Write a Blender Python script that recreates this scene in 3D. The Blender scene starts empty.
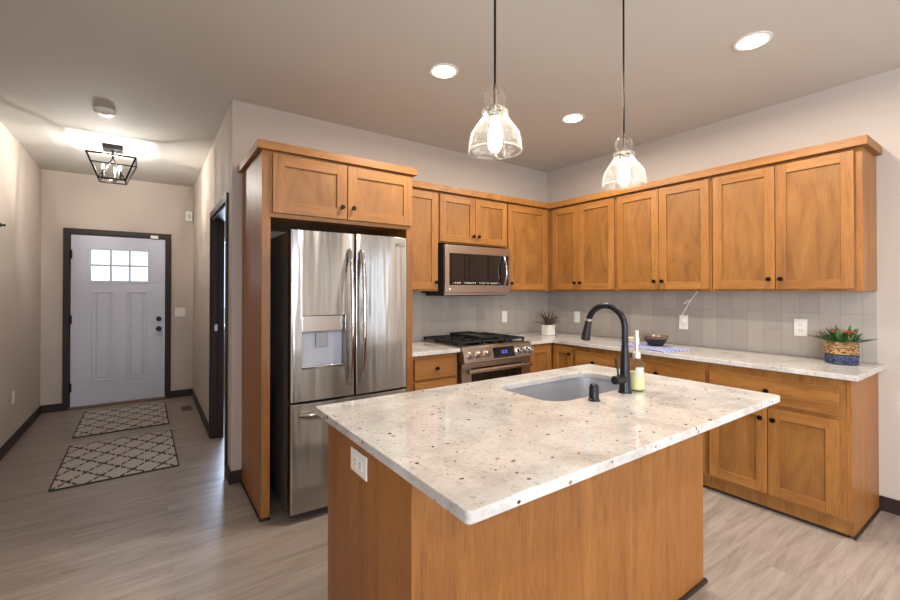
import bpy, bmesh, math, random
from mathutils import Vector, Matrix

random.seed(7)
S = bpy.context.scene
COL = S.collection
PI = math.pi

# ------------------------------------------------------------------ camera, world, daylight, exposure
cam_data = bpy.data.cameras.new('camera')
cam_data.sensor_width = 36.0
cam_data.lens = 428.32 / 900 * 36.0
cam_data.shift_y = -12.19 / 900
cam_data.clip_start = 0.05
cam = bpy.data.objects.new('camera', cam_data)
COL.objects.link(cam)
cam.location = (-3.7665, -3.3965, 1.3718)
cam.rotation_euler = (math.radians(90 + 0.4383), 0, math.radians(-35.173))
S.camera = cam

W = bpy.data.worlds.new('world')
S.world = W
W.use_nodes = True
wn = W.node_tree
wn.nodes.clear()
w_out = wn.nodes.new('ShaderNodeOutputWorld')
w_bg = wn.nodes.new('ShaderNodeBackground')
w_bg.inputs['Color'].default_value = (0.80, 0.90, 1.0, 1)
w_bg.inputs['Strength'].default_value = 1.7
wn.links.new(w_bg.outputs[0], w_out.inputs[0])

S.view_settings.view_transform = 'Standard'
S.view_settings.look = 'None'
S.view_settings.gamma = 1.0
S.view_settings.use_curve_mapping = False
S.view_settings.exposure = 0.2
try:
    S.cycles.max_bounces = 10
    S.cycles.transparent_max_bounces = 16
    S.cycles.sample_clamp_indirect = 6.0
    S.cycles.caustics_reflective = False
    S.cycles.caustics_refractive = False
except Exception:
    pass


def area(name, loc, rot, sx, sy, power, color, spread=180, shape='RECTANGLE'):
    d = bpy.data.lights.new(name, 'AREA')
    d.shape = shape
    d.size = sx
    if shape == 'RECTANGLE':
        d.size_y = sy
    d.energy = power
    d.color = color
    d.spread = math.radians(spread)
    o = bpy.data.objects.new(name, d)
    COL.objects.link(o)
    o.location = loc
    o.rotation_euler = rot
    return o


DAY = (0.78, 0.87, 1.0)
# daylight at the glazing: rear windows, patio door in the right wall, side room window, front door lites
area('rear_window_daylight', (-3.1, -7.72, 1.45), (math.radians(90), 0, 0), 1.9, 1.5, 95, DAY)
area('added_left_window_daylight', (-4.97, -5.4, 1.45), (0, math.radians(-90), 0), 1.5, 1.9, 165, DAY)  # unseen left window, added to light the island end and fridge panel
area('patio_door_daylight', (0.22, -5.85, 1.1), (0, math.radians(90), 0), 2.0, 1.9, 30, DAY)
area('side_room_daylight', (-2.55, 3.40, 1.45), (math.radians(-90), 0, 0), 1.1, 1.2, 110, (0.62, 0.76, 1.0))

# ------------------------------------------------------------------ helpers
ORG = {}


class MB:
    """collects shapes into one mesh"""

    def __init__(self):
        self.bm = bmesh.new()

    def _take(self, t, m=0):
        for f in t.faces:
            f.material_index = m
        me = bpy.data.meshes.new('tmp')
        t.to_mesh(me)
        t.free()
        self.bm.from_mesh(me)
        bpy.data.meshes.remove(me)
        return self

    def box(self, x0, x1, y0, y1, z0, z1, m=0, bev=0.0, seg=2):
        if x0 > x1: x0, x1 = x1, x0
        if y0 > y1: y0, y1 = y1, y0
        if z0 > z1: z0, z1 = z1, z0
        t = bmesh.new()
        bmesh.ops.create_cube(t, size=1.0)
        for v in t.verts:
            v.co = Vector((x0 + (v.co.x + .5) * (x1 - x0), y0 + (v.co.y + .5) * (y1 - y0), z0 + (v.co.z + .5) * (z1 - z0)))
        if bev > 0:
            bmesh.ops.bevel(t, geom=t.edges[:], offset=bev, segments=seg, affect='EDGES', profile=.5)
        return self._take(t, m)

    def prism(self, poly, z0, z1, m=0, bev=0.0, axis='z', holes=(), seg=2, bev_all=False):
        t = bmesh.new()
        loops = [poly] + list(holes)
        es = []
        for lp in loops:
            vs = [t.verts.new((p[0], p[1], z0)) for p in lp]
            for i in range(len(vs)):
                es.append(t.edges.new((vs[i], vs[(i + 1) % len(vs)])))
        if holes:
            bmesh.ops.triangle_fill(t, edges=es, use_beauty=True)
        else:
            t.faces.new(t.verts[:])
        r = bmesh.ops.extrude_face_region(t, geom=t.faces[:])
        for v in r['geom']:
            if isinstance(v, bmesh.types.BMVert):
                v.co.z = z1
        bmesh.ops.recalc_face_normals(t, faces=t.faces[:])
        if bev > 0:
            def flat(e):
                return abs(e.verts[0].co.z - e.verts[1].co.z) < 1e-6
            sel = []
            for e in t.edges:
                if len(e.link_faces) == 2:
                    a = e.link_faces[0].normal.angle(e.link_faces[1].normal, 0)
                    if a > 0.6 and (bev_all or flat(e)):
                        sel.append(e)
            bmesh.ops.bevel(t, geom=sel, offset=bev, segments=seg, affect='EDGES', profile=.5)
        if axis == 'x':      # poly given in (y, z), extruded along x
            for v in t.verts: v.co = Vector((v.co.z, v.co.x, v.co.y))
        elif axis == 'y':    # poly given in (x, z), extruded along y
            for v in t.verts: v.co = Vector((v.co.x, v.co.z, v.co.y))
        bmesh.ops.recalc_face_normals(t, faces=t.faces[:])
        return self._take(t, m)

    def lathe(self, prof, o=(0, 0, 0), axis=(0, 0, 1), seg=24, m=0, close=False, flute=0):
        t = bmesh.new()
        q = Vector((0, 0, 1)).rotation_difference(Vector(axis)).to_matrix()
        rings = []
        for (r, h) in prof:
            if r < 1e-6:
                rings.append([t.verts.new(Vector(o) + q @ Vector((0, 0, h)))])
            else:
                ring = []
                for i in range(seg):
                    a = 2 * PI * i / seg
                    rr = r * (1 + (flute if i % 2 else 0))
                    ring.append(t.verts.new(Vector(o) + q @ Vector((rr * math.cos(a), rr * math.sin(a), h))))
                rings.append(ring)
        pairs = list(zip(rings, rings[1:]))
        if close: pairs.append((rings[-1], rings[0]))
        for A, B in pairs:
            for i in range(seg):
                j = (i + 1) % seg
                try:
                    if len(A) == 1 and len(B) == 1: continue
                    if len(A) == 1: t.faces.new((A[0], B[j], B[i]))
                    elif len(B) == 1: t.faces.new((A[i], A[j], B[0]))
                    else: t.faces.new((A[i], A[j], B[j], B[i]))
                except ValueError:
                    pass
        if not close:
            for R, rev in ((rings[0], True), (rings[-1], False)):
                if len(R) > 2:
                    t.faces.new(R[::-1] if rev else R)
        bmesh.ops.recalc_face_normals(t, faces=t.faces[:])
        return self._take(t, m)

    def tube(self, pts, r, seg=12, m=0, cap=True):
        pts = [Vector(p) for p in pts]
        n = len(pts)
        rs = r if isinstance(r, (list, tuple)) else [r] * n
        t = bmesh.new()
        prev = None
        rings = []
        for i, p in enumerate(pts):
            d = (pts[min(i + 1, n - 1)] - pts[max(i - 1, 0)]).normalized()
            if prev is None:
                u = d.orthogonal().normalized()
            else:
                u = (prev - d * prev.dot(d)).normalized()
            prev = u
            w = d.cross(u)
            rings.append([t.verts.new(p + rs[i] * (u * math.cos(2 * PI * k / seg) + w * math.sin(2 * PI * k / seg))) for k in range(seg)])
        for A, B in zip(rings, rings[1:]):
            for k in range(seg):
                j = (k + 1) % seg
                t.faces.new((A[k], A[j], B[j], B[k]))
        if cap:
            t.faces.new(rings[0][::-1]); t.faces.new(rings[-1])
        bmesh.ops.recalc_face_normals(t, faces=t.faces[:])
        return self._take(t, m)

    def bar(self, a, b, w, m=0):
        return self.tube([a, b], w * .7, seg=4, m=m)

    def quads(self, faces, m=0):
        t = bmesh.new()
        for f in faces:
            t.faces.new([t.verts.new(p) for p in f])
        bmesh.ops.remove_doubles(t, verts=t.verts[:], dist=1e-6)
        return self._take(t, m)

    def build(self, name, mats, parent=None, angle=38):
        me = bpy.data.meshes.new(name)
        off = ORG.get(parent.name, Vector()) if parent else Vector()
        for v in self.bm.verts: v.co -= off
        self.bm.to_mesh(me)
        self.bm.free()
        for mm in (mats if isinstance(mats, (list, tuple)) else [mats]):
            me.materials.append(mm)
        me.shade_smooth()
        me.set_sharp_from_angle(angle=math.radians(angle))
        o = bpy.data.objects.new(name, me)
        COL.objects.link(o)
        wnm = o.modifiers.new('face_weighted_normals', 'WEIGHTED_NORMAL')
        wnm.keep_sharp = True
        wnm.weight = 100
        if parent:
            o.parent = parent
            ORG[o.name] = off
        else:
            ORG[o.name] = Vector()
        return o


def thing(name, label, cat, loc, group=None):
    o = bpy.data.objects.new(name, None)
    o.empty_display_size = .05
    COL.objects.link(o)
    o.location = loc
    ORG[o.name] = Vector(loc)
    tag(o, label, cat, group)
    return o


def tag(o, label, cat, group=None, kind=None):
    o['label'] = label
    o['category'] = cat
    if group: o['group'] = group
    if kind: o['kind'] = kind
    return o


def struct(name, mb, mats, label=None, cat=None, parent=None):
    o = mb.build(name, mats, parent)
    if parent is None:
        o['kind'] = 'structure'
        if label: o['label'] = label
        if cat: o['category'] = cat
    return o


def copy_thing(o, loc, label):
    c = o.copy(); COL.objects.link(c); c.location = loc; c['label'] = label
    ORG[c.name] = Vector(loc)
    for ch in list(o.children):
        d = ch.copy(); COL.objects.link(d); d.parent = c
        for g in list(ch.children):
            e = g.copy(); COL.objects.link(e); e.parent = d
    return c


# ------------------------------------------------------------------ materials
def srgb(r, g, b):
    f = lambda c: (c / 255 / 12.92) if c / 255 <= .04045 else ((c / 255 + .055) / 1.055) ** 2.4
    return (f(r), f(g), f(b), 1)


class NT:
    def __init__(self, name):
        self.m = bpy.data.materials.new(name)
        self.m.use_nodes = True
        self.t = self.m.node_tree
        self.b = self.t.nodes['Principled BSDF']
        self.out = self.t.nodes['Material Output']

    def n(self, typ, **kw):
        x = self.t.nodes.new(typ)
        for k, v in kw.items(): setattr(x, k, v)
        return x

    def l(self, a, b): self.t.links.new(a, b)

    def coord(self, scale=(1, 1, 1), rot=(0, 0, 0), loc=(0, 0, 0), kind='Object'):
        c = self.n('ShaderNodeTexCoord'); mp = self.n('ShaderNodeMapping')
        mp.inputs['Scale'].default_value = scale
        mp.inputs['Rotation'].default_value = rot
        mp.inputs['Location'].default_value = loc
        self.l(c.outputs[kind], mp.inputs['Vector'])
        return mp.outputs['Vector']

    def noise(self, vec, scale, detail=3, rough=.5, dist=0.0):
        x = self.n('ShaderNodeTexNoise')
        x.inputs['Scale'].default_value = scale
        x.inputs['Detail'].default_value = detail
        x.inputs['Roughness'].default_value = rough
        x.inputs['Distortion'].default_value = dist
        if vec is not None: self.l(vec, x.inputs['Vector'])
        return x.outputs['Fac']

    def ramp(self, fac, stops, interp='LINEAR'):
        x = self.n('ShaderNodeValToRGB')
        cr = x.color_ramp
        cr.interpolation = interp
        while len(cr.elements) < len(stops): cr.elements.new(.5)
        for e, (p, c) in zip(cr.elements, stops):
            e.position = p; e.color = c
        self.l(fac, x.inputs['Fac'])
        return x.outputs['Color']

    def mix(self, fac, a, b, mode='MIX'):
        x = self.n('ShaderNodeMix', data_type='RGBA', blend_type=mode)
        for s, v in ((0, fac), (6, a), (7, b)):
            if isinstance(v, (int, float, tuple)): x.inputs[s].default_value = v
            else: self.l(v, x.inputs[s])
        return x.outputs[2]

    def math(self, op, a, b=0.0):
        x = self.n('ShaderNodeMath', operation=op)
        for s, v in ((0, a), (1, b)):
            if isinstance(v, (int, float)): x.inputs[s].default_value = v
            else: self.l(v, x.inputs[s])
        return x.outputs[0]

    def bump(self, h, strength=.1, dist=.01):
        x = self.n('ShaderNodeBump')
        x.inputs['Strength'].default_value = strength
        x.inputs['Distance'].default_value = dist
        self.l(h, x.inputs['Height'])
        self.l(x.outputs[0], self.b.inputs['Normal'])

    def set(self, **kw):
        for k, v in kw.items():
            s = self.b.inputs[k.replace('_', ' ')]
            if isinstance(v, (int, float, tuple)): s.default_value = v
            else: self.l(v, s)
        return self


def plain(name, c, rough=.5, metal=0.0, **kw):
    return NT(name).set(Base_Color=c, Roughness=rough, Metallic=metal, **kw).m


def painted(name, c, rough=.75):
    t = NT(name)
    v = t.coord()
    n = t.noise(v, 1.3, 3)
    c2 = tuple(x * .95 for x in c[:3]) + (1,)
    t.set(Base_Color=t.mix(n, c, c2), Roughness=rough)
    t.bump(t.noise(v, 140, 2), .06, .004)
    return t.m


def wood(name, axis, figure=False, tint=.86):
    t = NT(name)
    sc = {'x': (1.1, 16, 16), 'y': (16, 1.1, 16), 'z': (16, 16, 1.1)}[axis]
    inf = t.n('ShaderNodeObjectInfo')
    addv = t.n('ShaderNodeVectorMath', operation='ADD')
    cb = t.n('ShaderNodeCombineXYZ')
    for i in range(3):
        t.l(t.math('MULTIPLY', inf.outputs['Random'], 7.3 + i * 3.1), cb.inputs[i])
    c = t.n('ShaderNodeTexCoord')
    t.l(c.outputs['Object'], addv.inputs[0]); t.l(cb.outputs[0], addv.inputs[1])
    def mp(scale):
        x = t.n('ShaderNodeMapping'); x.inputs['Scale'].default_value = scale
        t.l(addv.outputs[0], x.inputs['Vector']); return x.outputs['Vector']
    fine = t.noise(mp(tuple(s * 3 for s in sc)), 3.0, 5, .6)
    if figure:
        s2 = {'x': (1.0, 3.6, 3.6), 'y': (3.6, 1.0, 3.6), 'z': (3.6, 3.6, 1.0)}[axis]
        body = t.noise(mp(s2), 1.5, 5, .58, 2.6)
    else:
        body = t.noise(mp(sc), .75, 4, .55, .4)
    f = lambda r, g, b: tuple(x * tint * k for x, k in zip(srgb(r, g, b)[:3], (1.0, .91, .82) if name.startswith('stained_veneer') else (1, 1, 1))) + (1,)
    base = t.ramp(body, [(.22, f(134, 86, 38)), (.45, f(162, 108, 50)), (.62, f(172, 118, 57)), (.82, f(188, 137, 76))])
    streak = t.ramp(fine, [(.34, (.66, .58, .50, 1)), (.52, (1, 1, 1, 1)), (1, (1.05, 1.04, 1.02, 1))])
    col = t.mix(.35 if figure else .70, base, streak, 'MULTIPLY')
    blot = t.ramp(t.noise(mp((1, 1, 1)), 2.3, 2), [(.3, (.90, .87, .84, 1)), (.65, (1.04, 1.03, 1.02, 1))])
    col = t.mix(1.0, col, blot, 'MULTIPLY')
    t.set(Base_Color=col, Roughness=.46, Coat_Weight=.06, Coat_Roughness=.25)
    t.bump(fine, .03, .002)
    return t.m


M = {}
M['wall'] = painted('wall_paint', srgb(198, 184, 171))
M['ceiling'] = painted('ceiling_paint', srgb(212, 208, 200), .85)
M['white'] = plain('white_plastic', srgb(238, 234, 226), .35)
M['white_paint'] = plain('white_door_paint', srgb(198, 198, 208), .4)
M['trim'] = NT('dark_stained_trim')
_t = M['trim']
_n = _t.noise(_t.coord((3, 3, 3)), 6, 4)
_t.set(Base_Color=_t.mix(_n, srgb(38, 27, 24), srgb(58, 42, 36)), Roughness=.5, Specular_IOR_Level=.3)
M['trim'] = _t.m
M['wood_z'] = wood('stained_wood_vertical', 'z')
M['wood_x'] = wood('stained_wood_across', 'x')
M['wood_y'] = wood('stained_wood_along', 'y')
M['panel'] = wood('stained_wood_figured_shaded', 'z', True, .70)  # tint also darkened to stand for recess shading in door panels
M['panel_x'] = wood('stained_wood_figured_across_shaded', 'x', True, .70)
M['veneer'] = wood('stained_veneer', 'z', False, .82)
M['black'] = plain('black_metal', srgb(20, 18, 18), .35, .6)
M['matte_black'] = plain('matte_black_faucet', srgb(34, 34, 38), .32, .5)
M['iron'] = plain('cast_iron', srgb(34, 32, 31), .55, .2)
M['black_glass'] = plain('black_glass', srgb(12, 11, 12), .06, 0, Coat_Weight=.5)
M['dark_side'] = plain('dark_grey_enamel', srgb(112, 104, 96), .4, .3)
M['gap'] = plain('dark_gasket', srgb(18, 17, 17), .7)
M['chrome'] = plain('polished_steel', srgb(205, 200, 196), .14, 1.0)


def steel(name, c, rough, aniso=.6, wave=0.0):
    """brushed sheet: a tight lobe plus a long vertical one, over slightly wavy sheet metal"""
    t = NT(name)
    t.set(Base_Color=c, Metallic=1.0, Roughness=rough, Anisotropic=aniso, Anisotropic_Rotation=.25)
    tg = t.n('ShaderNodeTangent', direction_type='RADIAL', axis='Z')
    t.l(tg.outputs[0], t.b.inputs['Tangent'])
    if wave:
        t.bump(t.noise(t.coord((11, 11, .7)), 1.0, 2), 1.0, wave)
        bp = t.b.inputs['Normal'].links[0].from_socket
        p2 = t.n('ShaderNodeBsdfPrincipled')
        for k, v in (('Base Color', c), ('Metallic', 1.0), ('Roughness', .38), ('Anisotropic', 1.0), ('Anisotropic Rotation', .25)):
            p2.inputs[k].default_value = v
        t.l(tg.outputs[0], p2.inputs['Tangent']); t.l(bp, p2.inputs['Normal'])
        mx = t.n('ShaderNodeMixShader'); mx.inputs[0].default_value = .5
        t.l(t.b.outputs[0], mx.inputs[1]); t.l(p2.outputs[0], mx.inputs[2])
        t.l(mx.outputs[0], t.out.inputs['Surface'])
    return t.m


M['steel'] = steel('brushed_stainless', srgb(166, 161, 156), .11, .6, .0048)
M['steel_sink'] = plain('satin_sink_steel', srgb(206, 207, 214), .36, .75)
M['slate'] = steel('bronze_stainless', srgb(190, 178, 166), .32, .5)


def granite():
    t = NT('speckled_white_granite')
    v = t.coord()
    cloud = t.ramp(t.noise(v, 5, 5, .6, .6), [(.3, srgb(174, 168, 161)), (.5, srgb(196, 191, 185)), (.7, srgb(211, 207, 202))])
    ten = t.ramp(t.noise(v, 60, 4, .65), [(.32, srgb(188, 178, 168)), (.46, (1, 1, 1, 1))])
    col = t.mix(.55, cloud, ten, 'MULTIPLY')
    warp = t.n('ShaderNodeVectorMath', operation='ADD')
    nz = t.n('ShaderNodeTexNoise'); nz.inputs['Scale'].default_value = 70
    t.l(v, nz.inputs['Vector'])
    sc = t.n('ShaderNodeVectorMath', operation='SCALE'); sc.inputs['Scale'].default_value = .012
    t.l(nz.outputs['Color'], sc.inputs[0]); t.l(v, warp.inputs[0]); t.l(sc.outputs[0], warp.inputs[1])
    def specks(scale, thr, colour, prob, col):
        vo = t.n('ShaderNodeTexVoronoi', feature='F1'); vo.inputs['Scale'].default_value = scale
        t.l(warp.outputs[0], vo.inputs['Vector'])
        s = t.n('ShaderNodeSeparateColor'); t.l(vo.outputs['Color'], s.inputs[0])
        near = t.math('LESS_THAN', vo.outputs['Distance'], t.math('MULTIPLY', s.outputs[1], thr))
        pick = t.math('LESS_THAN', s.outputs[0], prob)
        return t.mix(t.math('MULTIPLY', near, pick), col, colour)
    col = specks(60, .36, srgb(98, 76, 64), .09, col)
    col = specks(40, .30, srgb(56, 44, 40), .07, col)
    col = specks(48, .32, srgb(140, 112, 92), .10, col)
    t.set(Base_Color=col, Roughness=.07, Specular_IOR_Level=.55)
    return t.m


M['granite'] = granite()


def planks():
    t = NT('grey_oak_planks')
    v = t.coord()
    br = t.n('ShaderNodeTexBrick')
    br.offset = .37; br.offset_frequency = 2; br.squash = 1
    br.inputs['Scale'].default_value = 1.0
    br.inputs['Mortar Size'].default_value = .0012
    br.inputs['Mortar Smooth'].default_value = .2
    br.inputs['Brick Width'].default_value = 1.22
    br.inputs['Row Height'].default_value = .18
    br.inputs['Color1'].default_value = (0, 0, 0, 1); br.inputs['Color2'].default_value = (1, 1, 1, 1)
    br.inputs['Mortar'].default_value = (.5, .5, .5, 1)
    br.inputs['Bias'].default_value = 0
    t.l(v, br.inputs['Vector'])
    # each plank shifts the grain
    add = t.n('ShaderNodeVectorMath', operation='ADD')
    cb = t.n('ShaderNodeCombineXYZ'); s = t.n('ShaderNodeSeparateColor')
    t.l(br.outputs['Color'], s.inputs[0])
    for i, k in enumerate((9.0, 5.0, 3.0)): t.l(t.math('MULTIPLY', s.outputs[0], k), cb.inputs[i])
    t.l(v, add.inputs[0]); t.l(cb.outputs[0], add.inputs[1])
    def mp(scale):
        x = t.n('ShaderNodeMapping'); x.inputs['Scale'].default_value = scale
        t.l(add.outputs[0], x.inputs['Vector']); return x.outputs['Vector']
    g1 = t.noise(mp((1.2, 13, 1)), 1.6, 7, .66, .7)
    g2 = t.noise(mp((3, 60, 1)), 2.2, 4, .6)
    col = t.ramp(g1, [(.25, srgb(119, 106, 98)), (.45, srgb(151, 138, 128)), (.62, srgb(165, 153, 144)), (.8, srgb(184, 172, 163))])
    col = t.mix(.6, col, t.ramp(g2, [(.3, (.84, .83, .82, 1)), (.6, (1.02, 1.02, 1.02, 1))]), 'MULTIPLY')
    col = t.mix(.25, col, t.ramp(s.outputs[0], [(0, (.80, .79, .78, 1)), (1, (1.05, 1.05, 1.05, 1))]), 'MULTIPLY')
    col = t.mix(t.math('MULTIPLY', br.outputs['Fac'], .28), col, srgb(92, 82, 76))
    t.set(Base_Color=col, Roughness=t.ramp(g1, [(.3, (.30, .30, .30, 1)), (.7, (.40, .40, .40, 1))]), Specular_IOR_Level=.45)
    t.bump(g2, .05, .002)
    return t.m


M['floor'] = planks()


def tile():
    t = NT('stacked_taupe_tile')
    c = t.n('ShaderNodeTexCoord')
    sp = t.n('ShaderNodeSeparateXYZ'); t.l(c.outputs['Object'], sp.inputs[0])
    cb = t.n('ShaderNodeCombineXYZ')
    t.l(sp.outputs[2], cb.inputs[0])
    t.l(t.math('ADD', t.math('ADD', sp.outputs[0], sp.outputs[1]), 10.023), cb.inputs[1])
    br = t.n('ShaderNodeTexBrick')
    br.offset = .42; br.offset_frequency = 3
    br.inputs['Scale'].default_value = 1.0
    br.inputs['Mortar Size'].default_value = .0016
    br.inputs['Mortar Smooth'].default_value = .3
    br.inputs['Brick Width'].default_value = .305
    br.inputs['Row Height'].default_value = .108
    br.inputs['Color1'].default_value = srgb(168, 158, 148); br.inputs['Color2'].default_value = srgb(180, 170, 159)
    br.inputs['Mortar'].default_value = srgb(150, 141, 133)
    t.l(cb.outputs[0], br.inputs['Vector'])
    v = t.coord()
    col = t.mix(.35, br.outputs['Color'], t.ramp(t.noise(v, 9, 4), [(.3, (.86, .85, .84, 1)), (.7, (1.04, 1.04, 1.03, 1))]), 'MULTIPLY')
    t.set(Base_Color=col, Roughness=.3)
    t.bump(t.math('SUBTRACT', 1.0, br.outputs['Fac']), .25, .002)
    return t.m


M['tile'] = tile()


def glass(name, tint=(1, 1, 1, 1), milk=0.0, seeded=False, edge=.55):
    t = NT(name)
    tr = t.n('ShaderNodeBsdfTransparent'); tr.inputs[0].default_value = tint
    gl = t.n('ShaderNodeBsdfGlossy'); gl.inputs['Roughness'].default_value = .03
    lw = t.n('ShaderNodeLayerWeight'); lw.inputs['Blend'].default_value = .5
    mx = t.n('ShaderNodeMixShader')
    if seeded:
        vo = t.n('ShaderNodeTexVoronoi', feature='F1'); vo.inputs['Scale'].default_value = 120
        t.l(t.coord(), vo.inputs['Vector'])
        bp = t.n('ShaderNodeBump'); bp.inputs['Strength'].default_value = .9; bp.inputs['Distance'].default_value = .004
        t.l(vo.outputs['Distance'], bp.inputs['Height'])
        t.l(bp.outputs[0], gl.inputs['Normal'])
        t.l(bp.outputs[0], lw.inputs['Normal'])
        seed = t.math('LESS_THAN', vo.outputs['Distance'], .24)
    t.l(t.math('ADD', t.math('MULTIPLY', t.math('POWER', lw.outputs['Facing'], 4.0), edge), .015), mx.inputs[0]); t.l(tr.outputs[0], mx.inputs[1]); t.l(gl.outputs[0], mx.inputs[2])
    last = mx.outputs[0]
    if milk or seeded:
        df = t.n('ShaderNodeBsdfTranslucent'); df.inputs[0].default_value = (1, .98, .94, 1)
        m2 = t.n('ShaderNodeMixShader')
        if seeded:
            f = t.math('ADD', t.math('ADD', t.math('MULTIPLY', seed, .16), milk), t.math('MULTIPLY', t.math('POWER', lw.outputs['Facing'], 4.0), .10))
            t.l(f, m2.inputs[0])
        else:
            m2.inputs[0].default_value = milk
        t.l(last, m2.inputs[1]); t.l(df.outputs[0], m2.inputs[2])
        last = m2.outputs[0]
    t.l(last, t.out.inputs['Surface'])
    return t.m


M['pane'] = glass('window_pane', (.98, .99, 1, 1))
M['seeded'] = glass('seeded_glass', (.98, .98, .97, 1), .0, True, .30)
M['glass_bead'] = glass('thick_glass_bead', (.97, .97, .96, 1), .05, False, .30)
M['clear'] = glass('clear_glass', (.96, .97, .95, 1))
M['soap'] = plain('yellow_soap', srgb(222, 214, 166), .2, 0, Subsurface_Weight=.6, Subsurface_Radius=(.03, .03, .01))


def glow(name, c, s, base=(.8, .8, .8, 1)):
    t = NT(name)
    t.set(Base_Color=base, Emission_Color=c, Emission_Strength=s)
    return t.m


M['bulb'] = glow('warm_bulb', (1, .92, .80, 1), 60)
M['hall_bulb'] = glow('warm_candle_filament', (1, .95, .92, 1), 2700)
M['lens'] = glow('downlight_lens', (1, .90, .76, 1), 9)
M['digits'] = glow('blue_clock_digits', (.16, .14, 1, 1), .8, (.05, .05, .3, 1))


# ------------------------------------------------------------------ room shell
XL, XH, YF, H = -4.75, -3.28, 3.18, 2.744
YB = -7.6

struct('floor', MB().box(-4.95, .25, YB - .2, YF + .35, -.06, 0), M['floor'], 'grey oak plank floor', 'floor')
struct('ceiling', MB().box(-4.95, .25, YB - .2, YF + .35, H, H + .1), M['ceiling'], 'smooth taupe painted ceiling', 'ceiling')
struct('ground', MB().box(-30, 30, -40, 40, -.3, -.12), plain('pale_concrete', srgb(190, 188, 182), .9), 'pale ground outside the front door', 'ground')
struct('wall_left', MB().box(XL - .15, XL, -4.4, YF + .14, 0, H).box(XL - .15, XL, YB, -6.4, 0, H).box(XL - .15, XL, -6.4, -4.4, 0, .65).box(XL - .15, XL, -6.4, -4.4, 2.25, H), M['wall'], 'beige painted hall wall on the left', 'wall')
# kitchen wall behind the range and refrigerator
struct('wall_back', MB().box(XH + .001, 0, 0, .12, 0, H), M['wall'], 'beige wall behind refrigerator and range', 'wall')
# hall wall with side doorway
DY0, DY1, DZ = .205, 1.150, 2.05
mb = MB()
mb.box(XH, XH + .10, .121, DY0, 0, H).box(XH, XH + .10, DY1, YF, 0, H).box(XH, XH + .10, DY0, DY1, DZ, H)
struct('wall_hall', mb, M['wall'], 'beige hall wall with the side doorway', 'wall')
# right kitchen wall with patio door opening behind the camera
mb = MB()
mb.box(0, .14, -4.8, .12, 0, H).box(0, .14, YB, -6.9, 0, H).box(0, .14, -6.9, -4.8, 2.15, H).box(0, .14, .121, YF + .14, 0, H)
struct('wall_right', mb, M['wall'], 'beige kitchen wall on the right', 'wall')
# rear wall with window openings
mb = MB()
mb.box(XL, 0, YB - .14, YB, 0, .65).box(XL, 0, YB - .14, YB, 2.25, H)
mb.box(XL, -4.05, YB - .14, YB, .65, 2.25).box(-2.15, -1.25, YB - .14, YB, .65, 2.25).box(-.80, 0, YB - .14, YB, .65, 2.25)
struct('wall_rear', mb, M['wall'], 'beige wall behind the camera', 'wall')
# entry wall with front door opening and side room window opening
FX0, FX1, FZ = -4.515, -3.575, 2.045
SX0, SX1, SZ0, SZ1 = -3.05, -1.95, .85, 2.1
mb = MB()
Y0, Y1 = YF, YF + .14
mb.box(XL, FX0, Y0, Y1, 0, H).box(FX0, FX1, Y0, Y1, FZ, H).box(FX1, SX0, Y0, Y1, 0, H)
mb.box(SX0, SX1, Y0, Y1, 0, SZ0).box(SX0, SX1, Y0, Y1, SZ1, H).box(SX1, 0, Y0, Y1, 0, H)
struct('wall_front', mb, M['wall'], 'beige entry wall around the white front door', 'wall')


def window(idx, x0, x1, y0, y1, z0, z1, axis, label):
    """frame ring with glass, axis = the direction the glass faces"""
    f = MB()
    w = .05
    if axis == 'y':
        f.box(x0, x0 + w, y0, y1, z0, z1).box(x1 - w, x1, y0, y1, z0, z1).box(x0 + w, x1 - w, y0, y1, z0, z0 + w).box(x0 + w, x1 - w, y0, y1, z1 - w, z1)
        xm = (x0 + x1) / 2
        f.box(xm - .02, xm + .02, y0, y1, z0 + w, z1 - w)
    else:
        f.box(x0, x1, y0, y0 + w, z0, z1).box(x0, x1, y1 - w, y1, z0, z1).box(x0, x1, y0 + w, y1 - w, z0, z0 + w).box(x0, x1, y0 + w, y1 - w, z1 - w, z1)
        ym = (y0 + y1) / 2
        f.box(x0, x1, ym - .03, ym + .03, z0 + w, z1 - w)
    o = struct('window_%d' % idx, f, M['white'], label, 'window')
    g = MB()
    if axis == 'y': g.box(x0 + w, x1 - w, (y0 + y1) / 2 - .003, (y0 + y1) / 2 + .003, z0 + w, z1 - w)
    else: g.box((x0 + x1) / 2 - .003, (x0 + x1) / 2 + .003, y0 + w, y1 - w, z0 + w, z1 - w)
    g.build('glass_pane', M['pane'], o)


window(1, -4.05, -2.15, YB - .1, YB - .05, .65, 2.25, 'y', 'white framed window in the rear wall behind the camera')
window(4, -1.25, -.80, YB - .1, YB - .05, .65, 2.25, 'y', 'narrow white framed window in the rear wall behind the camera')
window(5, XL - .11, XL - .06, -6.4, -4.4, .65, 2.25, 'x', 'unseen white framed window added in the left wall behind the camera')  # added out of view to bring daylight in from the left
window(2, .05, .10, -6.9, -4.8, 0.001, 2.15, 'x', 'white framed glass patio door in the right wall behind the camera')
window(3, SX0, SX1, YF + .05, YF + .10, SZ0, SZ1, 'y', 'bright side room window seen past the hall doorway')

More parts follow.
